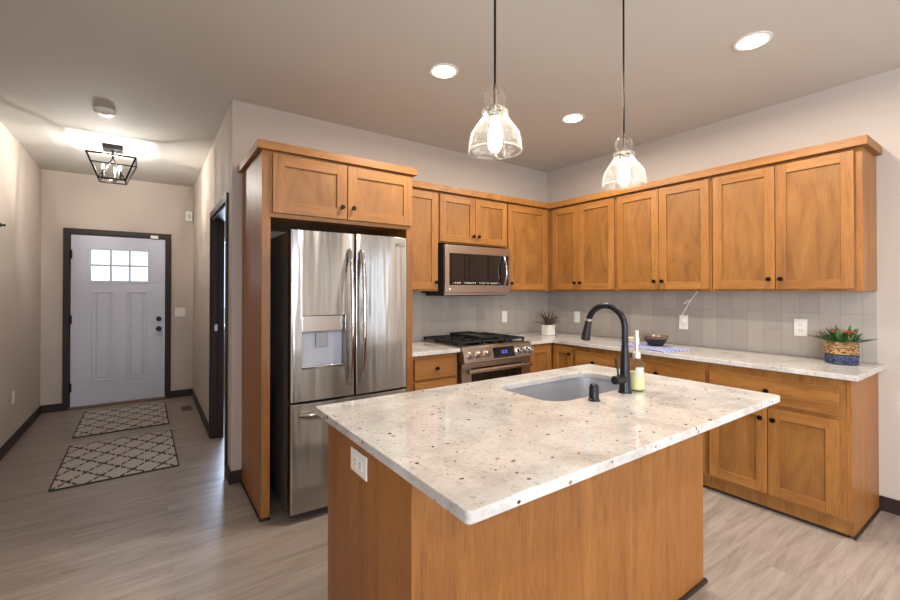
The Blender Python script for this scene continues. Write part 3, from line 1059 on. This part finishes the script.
def text_mesh(txt, size, loc, rot, name, mat, parent, ext=.0006):
    cu = bpy.data.curves.new(name, 'FONT')
    cu.body = txt; cu.size = size; cu.extrude = ext; cu.align_x = 'CENTER'; cu.align_y = 'CENTER'
    ob = bpy.data.objects.new('tmp_text', cu)
    COL.objects.link(ob)
    bpy.context.view_layer.update()
    me = bpy.data.meshes.new_from_object(ob.evaluated_get(bpy.context.evaluated_depsgraph_get()))
    bpy.data.objects.remove(ob)
    me.transform(Matrix.Translation(Vector(loc)) @ rot.to_4x4())
    me.transform(Matrix.Translation(-ORG.get(parent.name, Vector())))
    me.materials.clear(); me.materials.append(mat)
    o = bpy.data.objects.new(name, me)
    COL.objects.link(o); o.parent = parent
    return o


Rfront = Matrix.Rotation(.075, 3, 'Z') @ Matrix.Rotation(math.radians(90), 3, 'X')
lx = -2.385
MB().lathe([(.013, 0), (.013, .0015), (0, .0016)], (lx, fyr(lx) + .0004, 1.685), (0, -1, 0), 20).build('logo_badge', plain('badge_grey', srgb(96, 88, 88), .4), dr)
text_mesh('LG', .038, (lx + .042, fyr(lx + .042) - .0016, 1.685), Rfront, 'logo_letters', plain('logo_letter_grey', srgb(90, 86, 86), .4), dr)

# ------------------------------------------------------------------ microwave
t = thing('microwave', 'over-the-range microwave with dark window and curved handle', 'microwave', (-1.336, -.2, 1.3440))
mx0, mx1 = -1.708, -.957
MB().box(mx0, mx1, -.375, -.009, 1.3560, 1.7720).build('case', M['gap'], t)
MB().box(mx0 + .02, mx1 - .02, -.36, -.06, 1.3300, 1.3555).build('underside_vent', M['iron'], t)
mb = MB()
md0, md1 = -.376, -.405
mb.box(mx0, mx1, md1, md0, 1.6990, 1.7700, 0, .003)
mb.box(mx0, mx1, md1, md0, 1.3590, 1.4240, 0, .003)
mb.box(mx0, -1.665, md1 + .0003, md0, 1.4200, 1.7030)
mb.box(-.978, mx1, md1 + .0003, md0, 1.4200, 1.7030)
dm = mb.build('door', M['slate'], t)
MB().box(-1.664, -.979, md1 + .003, md0, 1.4250, 1.6980).build('window', M['black_glass'], dm)
mb = MB()
pts = []
for k in range(13):
    s = k / 12
    pts.append((-1.048, md1 - .002 - .045 * math.sin(PI * s) ** .7, 1.4090 + (1.6990 - 1.4090) * s))
mb.tube(pts, .0105, 12).build('handle', M['chrome'], dm)
tt = NT('printed_touch_marks')
_c = tt.n('ShaderNodeTexCoord'); _s = tt.n('ShaderNodeSeparateXYZ'); tt.l(_c.outputs['Object'], _s.inputs[0])
_d = tt.math('LESS_THAN', tt.math('FRACT', tt.math('MULTIPLY', _s.outputs[0], 41.0)), .5)
_g = tt.math('GREATER_THAN', tt.noise(_c.outputs['Object'], 26, 1), .45)
tt.set(Base_Color=tt.mix(tt.math('MULTIPLY', _d, _g), srgb(20, 18, 18), srgb(190, 184, 176)), Roughness=.25)
MB().box(-1.64, -1.09, md1 + .0022, md1 + .003, 1.4370, 1.4500).build('touch_strip', tt.m, dm)
MB().box(-1.668, -1.650, md1 - .0006, md1, 1.3840, 1.3960).build('logo_badge', plain('badge_pale', srgb(228, 222, 214), .4), dm)
MB().box(mx0, mx1, md1 + .010, md0, 1.3360, 1.3588, 0, .002).build('vent_lip', M['slate'], t)

# ------------------------------------------------------------------ range
t = thing('gas_range', 'stainless slide-in gas range with black grates and blue clock', 'range', (-1.34, -.35, 0))
gx0, gx1 = -1.722, -.957
MB().box(gx0 + .004, gx1 - .004, -.60, -.03, .0, .905).build('body', M['dark_side'], t)
MB().box(gx0, gx1, -.655, -.012, .9055, .922, 0, .004).build('cooktop', M['slate'], t)
MB().box(gx0 + .03, gx1 - .03, -.61, -.05, .9225, .925, 0, .001).build('burner_tray', M['black_glass'], t)
# slanted control panel
cp = MB().prism([(-.601, .80), (-.672, .788), (-.700, .800), (-.672, .912), (-.656, .9215), (-.601, .905)], gx0, gx1, axis='x', bev=.002).build('control_panel', M['slate'], t)
n_ = Vector((0, -.106, -.028)).normalized()   # outward normal of the slanted face
n_ = Vector((0, -math.cos(.26), math.sin(.26)))
def on_panel(x, s, d=0.0):
    """s from 0 (bottom) to 1 (top) of the slanted face"""
    return Vector((x, -.700 + .028 * s, .800 + .112 * s)) + n_ * d
q = [on_panel(-1.415, .12, .001), on_panel(-1.175, .12, .001), on_panel(-1.175, .88, .001), on_panel(-1.415, .88, .001)]
q2 = [v - n_ * .0035 for v in q]
mb = MB().quads([tuple(q), tuple(q2[::-1])] + [(q[i], q2[i], q2[(i + 1) % 4], q[(i + 1) % 4]) for i in range(4)])
ds = mb.build('display', M['black_glass'], cp)
mb = MB()
for k, (u, w) in enumerate(((-1.325, .004), (-1.312, .012), (-1.293, .004), (-1.284, .004), (-1.275, .012))):
    for s0, s1 in ((.40, .50), (.53, .63)):
        a = [on_panel(u, s0, .0016), on_panel(u + w, s0, .0016), on_panel(u + w, s1, .0016), on_panel(u, s1, .0016)]
        mb.quads([tuple(a)])
mb.build('clock_digits', M['digits'], ds)
for x in (-1.662, -1.578, -1.494, -1.130, -1.064, -.998):
    o_ = on_panel(x, .48, .0002)
    MB().lathe([(.031, 0), (.031, .006), (.026, .009), (.023, .040), (.020, .043), (0, .0435)], o_, tuple(n_), 20).build('control_knob', M['chrome'], cp)
od = MB().box(gx0 + .004, gx1 - .004, -.655, -.6005, .745, .784, 0, .003).box(gx0 + .004, gx1 - .004, -.655, -.6005, .20, .30, 0, .003).box(gx0 + .004, gx0 + .10, -.655, -.6005, .30, .745).box(gx1 - .10, gx1 - .004, -.655, -.6005, .30, .745).build('oven_door', M['slate'], t)
MB().box(gx0 + .10, gx1 - .10, -.652, -.601, .30, .745).build('oven_window', M['black_glass'], od)
mb = MB().tube([(gx0 + .03, -.705, .730), (gx1 - .03, -.705, .730)], .019, 16)
mb.box(gx0 + .035, gx0 + .060, -.700, -.6555, .726, .744).box(gx1 - .060, gx1 - .035, -.700, -.6555, .726, .744)
mb.build('oven_handle', M['chrome'], od)
MB().box(gx0 + .004, gx1 - .004, -.650, -.6005, .04, .192, 0, .003).build('storage_drawer', M['slate'], t)
# burners and grates
for k, (x, y, r) in enumerate(((-1.60, -.17, .04), (-1.60, -.47, .05), (-1.34, -.32, .055), (-1.08, -.17, .04), (-1.08, -.47, .05))):
    MB().lathe([(r + .012, 0), (r + .012, .008), (r, .010), (r, .016), (r - .006, .019), (0, .019)], (x, y, .9255), seg=24).build('burner', M['iron'], t)
for (a, b) in ((-1.712, -1.470), (-1.464, -1.216), (-1.210, -.967)):
    mb = MB()
    zt = .957
    for y in (-.60, -.06): mb.box(a + .004, b - .004, y - .006, y + .006, zt - .014, zt, 0, .002)
    for x in (a + .010, b - .010): mb.box(x - .006, x + .006, -.60, -.06, zt - .014, zt, 0, .002)
    xm_ = (a + b) / 2
    for y in (-.47, -.33, -.17): mb.box(a + .01, b - .01, y - .005, y + .005, zt - .012, zt + .003, 0, .002)
    mb.box(xm_ - .005, xm_ + .005, -.60, -.06, zt - .012, zt + .003, 0, .002)
    for x in (a + .012, b - .012):
        for y in (-.592, -.068): mb.box(x - .007, x + .007, y - .007, y + .007, .9255, zt - .01)
    mb.build('grate', M['iron'], t)
gp = MB().box(-1.452, -1.228, -.55, -.11, .9605, .972, 0, .004).box(-1.452, -1.440, -.55, -.11, .972, .984, 0, .002).box(-1.240, -1.228, -.55, -.11, .972, .984, 0, .002).box(-1.44, -1.24, -.55, -.538, .972, .984, 0, .002).box(-1.44, -1.24, -.122, -.11, .972, .984, 0, .002)
tag(gp.build('griddle', M['iron']), 'flat black griddle lying on the middle grate of the range', 'griddle')

# ------------------------------------------------------------------ things on the right counter
def leaf(mb, o, az, elev, L, w, droop, m=0, n=6):
    o = Vector(o)
    side = Vector((-math.sin(az), math.cos(az), 0))
    p = o.copy()
    el = elev
    L_, R_, C_ = [], [], []
    for k in range(n + 1):
        s = k / n
        ww = w * (math.sin(PI * min(1, .12 + s * .88)) ** .8) if k < n else 0.0005
        up = Vector((-math.sin(el) * math.cos(az), -math.sin(el) * math.sin(az), math.cos(el)))
        C_.append(p.copy()); L_.append(p + side * ww * .5 + up * ww * .14); R_.append(p - side * ww * .5 + up * ww * .14)
        d = Vector((math.cos(el) * math.cos(az), math.cos(el) * math.sin(az), math.sin(el)))
        p = p + d * (L / n)
        el -= droop / n
    fs = []
    th = Vector((0, 0, -.0012))
    for k in range(n):
        fs.append((L_[k], C_[k], C_[k + 1], L_[k + 1])); fs.append((C_[k], R_[k], R_[k + 1], C_[k + 1]))
        fs.append((L_[k] + th, L_[k + 1] + th, C_[k + 1] + th, C_[k] + th)); fs.append((C_[k] + th, C_[k + 1] + th, R_[k + 1] + th, R_[k] + th))
    mb.quads(fs, m)


def greens(name, a, b):
    t = NT(name)
    t.set(Base_Color=t.mix(t.noise(t.coord(), 30, 2), a, b), Roughness=.45)
    return t.m


M['leaf'] = greens('glossy_green_leaf', srgb(40, 78, 38), srgb(92, 132, 74))
M['leaf_dark'] = greens('dusky_leaf', srgb(62, 68, 50), srgb(104, 62, 50))

# woven planter
px_, py_ = -.180, -2.606
t = thing('potted_plant', 'green plant with an orange bloom in a two-tone woven basket at the counter end', 'plant', (px_, py_, CT1))
def weave(name, a, b):
    tt = NT(name)
    v = tt.coord((1, 1, 1))
    w1 = tt.n('ShaderNodeTexWave', wave_type='BANDS', bands_direction='Z'); w1.inputs['Scale'].default_value = 34; w1.inputs['Distortion'].default_value = 6; w1.inputs['Detail Scale'].default_value = 6
    tt.l(v, w1.inputs['Vector'])
    n1 = tt.noise(v, 120, 3)
    vw = tt.n('ShaderNodeTexVoronoi', feature='F1'); vw.inputs['Scale'].default_value = 90
    tt.l(tt.coord((1, 1, 1.4)), vw.inputs['Vector'])
    sv = tt.n('ShaderNodeSeparateColor'); tt.l(vw.outputs['Color'], sv.inputs[0])
    tt.set(Base_Color=tt.mix(tt.math('MULTIPLY', sv.outputs[0], tt.math('ADD', .45, n1)), a, b), Roughness=.8)
    tt.bump(w1.outputs['Fac'], .9, .006)
    return tt.m
def rope_band(z0, z1, n, r0, r1):
    prof = []
    for k in range(n):
        for j in range(5):
            s = (k + j / 5) / n
            prof.append((r0 + (r1 - r0) * s + .004 * math.sin(PI * j / 5), z0 + (z1 - z0) * s))
    return prof
MB().lathe([(.070, .002)] + rope_band(.003, .062, 5, .077, .079) , (px_, py_, CT1), seg=40, flute=.012).build('basket_base', weave('navy_weave', srgb(16, 18, 40), srgb(104, 112, 150)), t)
pr = rope_band(.063, .140, 6, .079, .079)
MB().lathe(pr + [(.076, .142), (.071, .140), (.071, .066)], (px_, py_, CT1), seg=40, flute=.012).build('basket_rim', weave('natural_weave', srgb(104, 62, 30), srgb(232, 188, 128)), t)
MB().lathe([(.070, .10), (.070, .124), (0, .126)], (px_, py_, CT1), seg=28).build('soil', plain('dark_soil', srgb(46, 36, 28), .95), t)
mb = MB()
rnd = random.Random(3)
for k in range(85):
    az = rnd.uniform(0, 2 * PI); rr = rnd.uniform(0, .06)
    steep = rnd.random()
    leaf(mb, (px_ + rr * math.cos(az), py_ + rr * math.sin(az), CT1 + .126), az + rnd.uniform(-.5, .5), (.30 + 1.15 * steep), rnd.uniform(.075, .125), rnd.uniform(.016, .026), rnd.uniform(.0, .4))
for az, L in ((math.radians(100), .12), (math.radians(75), .10), (math.radians(-80), .12), (math.radians(-110), .10)):
    leaf(mb, (px_ + .06 * math.cos(az), py_ + .06 * math.sin(az), CT1 + .130), az, .5, L, .024, .4)
mb.build('foliage', M['leaf'], t)
mb = MB()
for (ox, oy, oz, s) in ((-.045, -.045, .195, 1.15), (-.03, .03, .205, .7)):
    for k in range(9):
        leaf(mb, (px_ + ox, py_ + oy, CT1 + oz), k * .7, .35 + .3 * (k % 2), .038 * s, .020 * s, .4)
    mb.tube([(px_ + ox, py_ + oy, CT1 + .118), (px_ + ox, py_ + oy, CT1 + oz)], .003, 6)
mb.build('bloom', plain('orange_petal', srgb(214, 128, 88), .6), t)

# corner plant
cx_, cy_ = -.372, -.350
t = thing('potted_plant', 'dusky spiky plant in a square white pot in the counter corner', 'plant', (cx_, cy_, CT1))
MB().box(cx_ - .049, cx_ + .049, cy_ - .049, cy_ + .049, CT1 + .0005, CT1 + .110, 0, .006).build('pot', plain('white_ceramic', srgb(222, 216, 204), .4), t)
MB().box(cx_ - .043, cx_ + .043, cy_ - .043, cy_ + .043, CT1 + .1105, CT1 + .113).build('soil', plain('corner_soil', srgb(50, 38, 30), .95), t)
mb = MB()
for k in range(40):
    az = k * 2.4 + rnd.uniform(-.2, .2)
    leaf(mb, (cx_ + .02 * math.cos(az), cy_ + .02 * math.sin(az), CT1 + .112), az, rnd.uniform(.2, 1.4), rnd.uniform(.11, .18), rnd.uniform(.012, .018), rnd.uniform(.2, .9))
mb.build('foliage', M['leaf_dark'], t)

# striped cloth, bowl
def stripes():
    tt = NT('blue_striped_cloth')
    w = tt.n('ShaderNodeTexWave', wave_type='BANDS', bands_direction='X'); w.inputs['Scale'].default_value = 8
    w.inputs['Distortion'].default_value = .4
    tt.l(tt.coord(), w.inputs['Vector'])
    c = tt.ramp(w.outputs['Fac'], [(.35, srgb(72, 88, 168)), (.7, srgb(196, 200, 218))])
    tt.set(Base_Color=c, Roughness=.9)
    tt.bump(tt.noise(tt.coord(), 400, 2), .2, .002)
    return tt.m
mb = MB()
nx, ny = 12, 16
def cz(i, j): return .0045 + .0015 * math.sin(i * 1.3 + j * .7)
P = [[Vector(((i / nx - .5) * .30, (j / ny - .5) * .50, cz(i, j))) for j in range(ny + 1)] for i in range(nx + 1)]
fs = []
for i in range(nx):
    for j in range(ny):
        fs.append((P[i][j], P[i + 1][j], P[i + 1][j + 1], P[i][j + 1]))
        dn = lambda v: Vector((v.x, v.y, .0008))
        fs.append(tuple(dn(v) for v in (P[i][j], P[i][j + 1], P[i + 1][j + 1], P[i + 1][j])))
ed = [P[i][0] for i in range(nx + 1)] + [P[nx][j] for j in range(1, ny + 1)] + [P[i][ny] for i in range(nx - 1, -1, -1)] + [P[0][j] for j in range(ny - 1, 0, -1)]
for a, b in zip(ed, ed[1:] + ed[:1]): fs.append((a, Vector((a.x, a.y, .0008)), Vector((b.x, b.y, .0008)), b))
mb.quads(fs)
pm = mb.build('placemat', stripes())
pm.location = (-.410, -1.505, CT1); pm.rotation_euler = (0, 0, math.radians(-16))
tag(pm, 'blue and white striped cloth lying under the dark bowl', 'cloth')
bwx, bwy = -.320, -1.470
bz = CT1 + .0072
t = thing('bowl', 'dark ribbed bowl with a pale rim on the striped cloth', 'bowl', (bwx, bwy, bz))
MB().lathe([(.045, 0), (.052, .002), (.068, .024), (.090, .058)], (bwx, bwy, bz), seg=48, flute=.035).build('bowl_foot', plain('dark_glaze', srgb(38, 30, 30), .4), t)
MB().lathe([(.090, .059), (.098, .080), (.100, .084), (.096, .084), (.086, .064), (.05, .022), (0, .016)], (bwx, bwy, bz), seg=40).build('bowl_rim', plain('brown_glaze', srgb(118, 90, 76), .3), t)
mb = MB()
for k, (ox, oy) in enumerate(((-.026, .012), (.016, .028), (.026, -.012), (-.012, -.028))):
    mb = MB().lathe([(0, -.016), (.012, -.011), (.017, 0), (.013, .011), (0, .016)], (bwx + ox * 1.0, bwy + oy * 1.0, bz + .062), (math.sin(k), math.cos(k), .6), 16)
    tag(mb.build('decorative_shell', plain('cream_shell', srgb(220, 200, 176), .6)), 'cream rounded piece lying in the dark bowl', 'decoration', 'cream pieces in the bowl')
# pale dish behind the faucet
mb = MB().lathe([(.030, 0), (.034, .002), (.055, .040), (.052, .041), (.032, .008), (0, .007)], (-.20, -1.185, CT1 + .0005), seg=32)
tag(mb.build('dish', plain('cream_dish', srgb(226, 210, 186), .4)), 'small cream dish on the counter, half hidden between faucet and bottle', 'dish')
# white cord from the outlet up to the cabinet
pts = []
ctrl = [(-.020, -1.540, 1.118), (-.045, -1.532, 1.14), (-.040, -1.560, 1.19), (-.030, -1.588, 1.25), (-.028, -1.610, 1.29), (-.026, -1.585, 1.292), (-.028, -1.560, 1.270), (-.030, -1.575, 1.268), (-.028, -1.618, 1.305), (-.026, -1.645, 1.340), (-.024, -1.668, 1.3715)]
for a, b in zip(range(len(ctrl) - 1), range(1, len(ctrl))):
    p0 = Vector(ctrl[max(a - 1, 0)]); p1 = Vector(ctrl[a]); p2 = Vector(ctrl[b]); p3 = Vector(ctrl[min(b + 1, len(ctrl) - 1)])
    for k in range(5):
        s = k / 5
        pts.append(.5 * ((2 * p1) + (p2 - p0) * s + (2 * p0 - 5 * p1 + 4 * p2 - p3) * s * s + (3 * p1 - p0 - 3 * p2 + p3) * s ** 3))
pts.append(Vector(ctrl[-1]))
t = thing('power_cord', 'white cord hanging from under the wall cabinet to the outlet above the bowl', 'cord', (-.02, -1.545, 1.11))
MB().tube(pts, .0035, 8).build('cable', M['white'], t)
MB().box(-.042, -.0172, -1.556, -1.532, 1.108, 1.136, 0, .004).build('plug', M['white'], t)

# ------------------------------------------------------------------ rugs and floor register
def rug_mat():
    tt = NT('trellis_rug_weave')
    c = tt.n('ShaderNodeTexCoord')
    sp = tt.n('ShaderNodeSeparateXYZ'); tt.l(c.outputs['Object'], sp.inputs[0])
    nz = tt.noise(c.outputs['Object'], 60, 2)
    u = tt.math('ADD', tt.math('MULTIPLY', sp.outputs[0], 1 / .19), tt.math('MULTIPLY', nz, .10))
    v = tt.math('ADD', tt.math('MULTIPLY', sp.outputs[1], 1 / .27), tt.math('MULTIPLY', nz, .10))
    def line(s):
        f = tt.math('FRACT', tt.math('ADD', s, 20.0))
        d = tt.math('ABSOLUTE', tt.math('SUBTRACT', f, .5))
        return d
    a = line(tt.math('ADD', u, v)); b = line(tt.math('SUBTRACT', u, v))
    # a stepped lattice: bands that thicken where they cross
    la = tt.math('GREATER_THAN', a, .437); lb = tt.math('GREATER_THAN', b, .437)
    beads = tt.math('GREATER_THAN', tt.math('FRACT', tt.math('ADD', tt.math('MULTIPLY', sp.outputs[0], 26), 50)), .22)
    net = tt.math('MULTIPLY', tt.math('MAXIMUM', la, lb), beads)
    kn = tt.math('MULTIPLY', tt.math('GREATER_THAN', a, .40), tt.math('GREATER_THAN', b, .40))
    net = tt.math('MAXIMUM', net, kn)
    ex = tt.math('GREATER_THAN', tt.math('ABSOLUTE', sp.outputs[0]), .369)
    ey = tt.math('GREATER_THAN', tt.math('ABSOLUTE', sp.outputs[1]), .521)
    net = tt.math('MAXIMUM', net, tt.math('MAXIMUM', ex, ey))
    wv = tt.n('ShaderNodeTexChecker'); wv.inputs['Scale'].default_value = 110
    wv.inputs[1].default_value = srgb(208, 200, 192); wv.inputs[2].default_value = srgb(160, 151, 143)
    tt.l(c.outputs['Object'], wv.inputs['Vector'])
    col = tt.mix(net, wv.outputs['Color'], srgb(58, 48, 44))
    tt.set(Base_Color=col, Roughness=.95)
    tt.bump(tt.noise(c.outputs['Object'], 300, 2), .3, .003)
    return tt.m
M['rug'] = rug_mat()
rg = MB().prism(rrect(-.38, .38, -.532, .532, .008, 2), .0005, .009, bev=.003).build('rug', M['rug'])
rg.location = (-3.945, 1.110, 0); rg.rotation_euler = (0, 0, math.radians(.6))
tag(rg, 'trellis-patterned runner rug farther from the front door, nearer the kitchen', 'rug', 'trellis rugs in the hall')
r2 = rg.copy(); COL.objects.link(r2); r2.location = (-3.965, 2.425, 0); r2.rotation_euler = (0, 0, math.radians(.4))
r2['label'] = 'trellis-patterned runner rug right at the front door'
t = thing('floor_register', 'brown floor vent beside the rug at the front door', 'vent', (-3.39, 2.47, 0))
MB().box(-3.450, -3.335, 2.35, 2.60, .0005, .004, 0, .001).build('frame', plain('brown_register', srgb(128, 108, 92), .5), t)
mb = MB()
for k in range(9): mb.box(-3.435, -3.350, 2.372 + k * .024, 2.382 + k * .024, .004, .0046)
mb.build('slat', M['gap'], t)

# ------------------------------------------------------------------ ceiling fixtures
def downlight(x, y, label):
    t = thing('recessed_light', label, 'ceiling light', (x, y, H), 'recessed ceiling lights')
    MB().lathe([(.092, 0), (.092, -.004), (.085, -.007), (.068, -.004), (.062, -.0005)], (x, y, H - .0005), seg=36, close=False).build('trim_ring', M['white'], t)
    MB().lathe([(.066, -.0080), (.066, -.0092), (0, -.0095)], (x, y, H - .0005), seg=30).build('lens', M['lens'], t)
    return t
CANS = [(-2.265, -1.20, 'recessed ceiling light above the aisle in front of the refrigerator'),
        (-1.020, -1.19, 'recessed ceiling light between the two pendants, nearest the corner'),
        (-1.062, -2.44, 'recessed ceiling light nearest the right wall, above the island end'),
        (-2.28, -3.95, 'unseen recessed ceiling light added just behind the camera'),  # this and the next two are out of view, added for light
        (-2.30, -5.2, 'unseen recessed ceiling light added behind the camera, away from the patio door'),
        (-1.00, -5.2, 'unseen recessed ceiling light added behind the camera, near the patio door')]
c_ = downlight(*CANS[0])
for x, y, lab in CANS[1:]:
    copy_thing(c_, (x, y, H), lab)
for i, (x, y, lab) in enumerate(CANS):
    area('downlight_lamp', (x, y, H - .015), (0, 0, 0), .13, .13, 21, (1, .90, .78), 175, 'DISK')


def pendant(x, y, zb, label):
    t = thing('pendant_light', label, 'pendant light', (x, y, H), 'seeded glass pendants over the island')
    z = lambda h: zb + h
    s = 1.0
    out = [(.090, 0), (.092, .015), (.089, .035), (.084, .06), (.067, .085), (.051, .105), (.045, .118), (.041, .124), (.045, .130), (.045, .139), (.034, .145), (.026, .150), (.031, .156), (.037, .166), (.0385, .178), (.036, .193), (.027, .206), (.015, .213)]
    inn = [(r - .0025, h + (.001 if i else .0)) for i, (r, h) in enumerate(out)]
    sh = MB().lathe(out + inn[::-1], (x, y, zb), seg=40, close=True)
    for rr, hh, tr in ((.0905, 0, .0028), (.0435, .1345, .0035)):
        sh.lathe([(rr + tr * math.cos(k * PI / 4), hh + tr * math.sin(k * PI / 4)) for k in range(8)], (x, y, zb), seg=40, m=1, close=True)
    sh.build('glass_shade', [M['seeded'], M['glass_bead']], t)
    c = MB().lathe([(.004, .228), (.008, .225), (.009, .214), (.005, .210), (.005, .156), (.022, .152), (.024, .136), (.019, .132), (.018, .116), (0, .115)], (x, y, zb), seg=20).build('socket', plain('pewter', srgb(120, 108, 98), .35, .8) if 'pewter' not in bpy.data.materials else bpy.data.materials['pewter'], t)
    MB().lathe([(0, -.004), (.012, .0), (.021, .014), (.024, .038), (.022, .066), (.016, .094), (.013, .1148)], (x, y, zb), seg=24).build('bulb', M['bulb'], t)
    MB().tube([(x, y, zb + .222), (x, y, H - .02)], .0042, 8).build('cord', M['black'], t)
    MB().lathe([(.06, -.0005), (.06, -.012), (.045, -.022), (0, -.024)], (x, y, H), seg=28).build('ceiling_canopy', M['black'], t)
    return t
pendant(-2.798, -2.29, 1.850, 'larger-looking glass pendant light above the sink side of the island, near the refrigerator')
pendant(-2.041, -2.29, 1.843, 'smaller-looking glass pendant light hanging toward the right wall cabinets')

# hall cage light
hx, hy = -4.045, 1.748
t = thing('cage_light', 'black open-cage ceiling light with candle bulbs in the hall', 'ceiling light', (hx, hy, H))
MB().box(hx - .075, hx + .075, hy - .075, hy + .075, H - .045, H - .0005, 0, .004).build('ceiling_plate', M['black'], t)
MB().tube([(hx, hy, H - .045), (hx, hy, H - .125)], .008, 8).build('stem', M['black'], t)
mb = MB()
a, b, zt, zb = .178, .100, H - .125, H - .330
T = [(hx + sx * a, hy + sy * a, zt) for sx, sy in ((-1, -1), (1, -1), (1, 1), (-1, 1))]
B = [(hx + sx * b, hy + sy * b, zb) for sx, sy in ((-1, -1), (1, -1), (1, 1), (-1, 1))]
for i in range(4):
    mb.bar(T[i], T[(i + 1) % 4], .014); mb.bar(B[i], B[(i + 1) % 4], .014); mb.bar(T[i], B[i], .014)
    mb.bar((hx, hy, H - .115), B[i], .007)
mb.build('cage_frame', M['black'], t)
for k in range(3):
    an = math.radians(200 + 120 * k)
    x, y = hx + .075 * math.cos(an), hy + .075 * math.sin(an)
    s_ = MB().lathe([(.010, 0), (.013, .006), (.011, .012), (.011, .075), (.0, .076)], (x, y, zb + .01), seg=14).tube([(hx, hy, zb + .004), (x, y, zb + .008)], .005, 6).build('candle_sleeve', plain('candle_bronze', srgb(60, 50, 44), .4, .5) if 'candle_bronze' not in bpy.data.materials else bpy.data.materials['candle_bronze'], t)
    MB().lathe([(.009, .077), (.0165, .095), (.0175, .110), (.012, .132), (.003, .150), (0, .151)], (x, y, zb + .01), seg=16).build('bulb', M['clear'], s_)
    MB().lathe([(0, .092), (.006, .094), (.007, .112), (.005, .126), (0, .128)], (x, y, zb + .01), seg=12).build('filament', M['hall_bulb'], s_)
# smoke detector
t = thing('smoke_detector', 'round white smoke detector on the hall ceiling', 'smoke detector', (-4.04, .754, H))
MB().lathe([(.068, -.0005), (.068, -.014), (.058, -.030), (.050, -.036), (0, -.037)], (-4.04, .754, H), seg=36).build('housing', M['white'], t)
MB().lathe([(.022, -.0372), (.020, -.042), (0, -.042)], (-4.04, .754, H), seg=20).build('sensor_cap', plain('grey_sensor', srgb(200, 198, 194), .4), t)
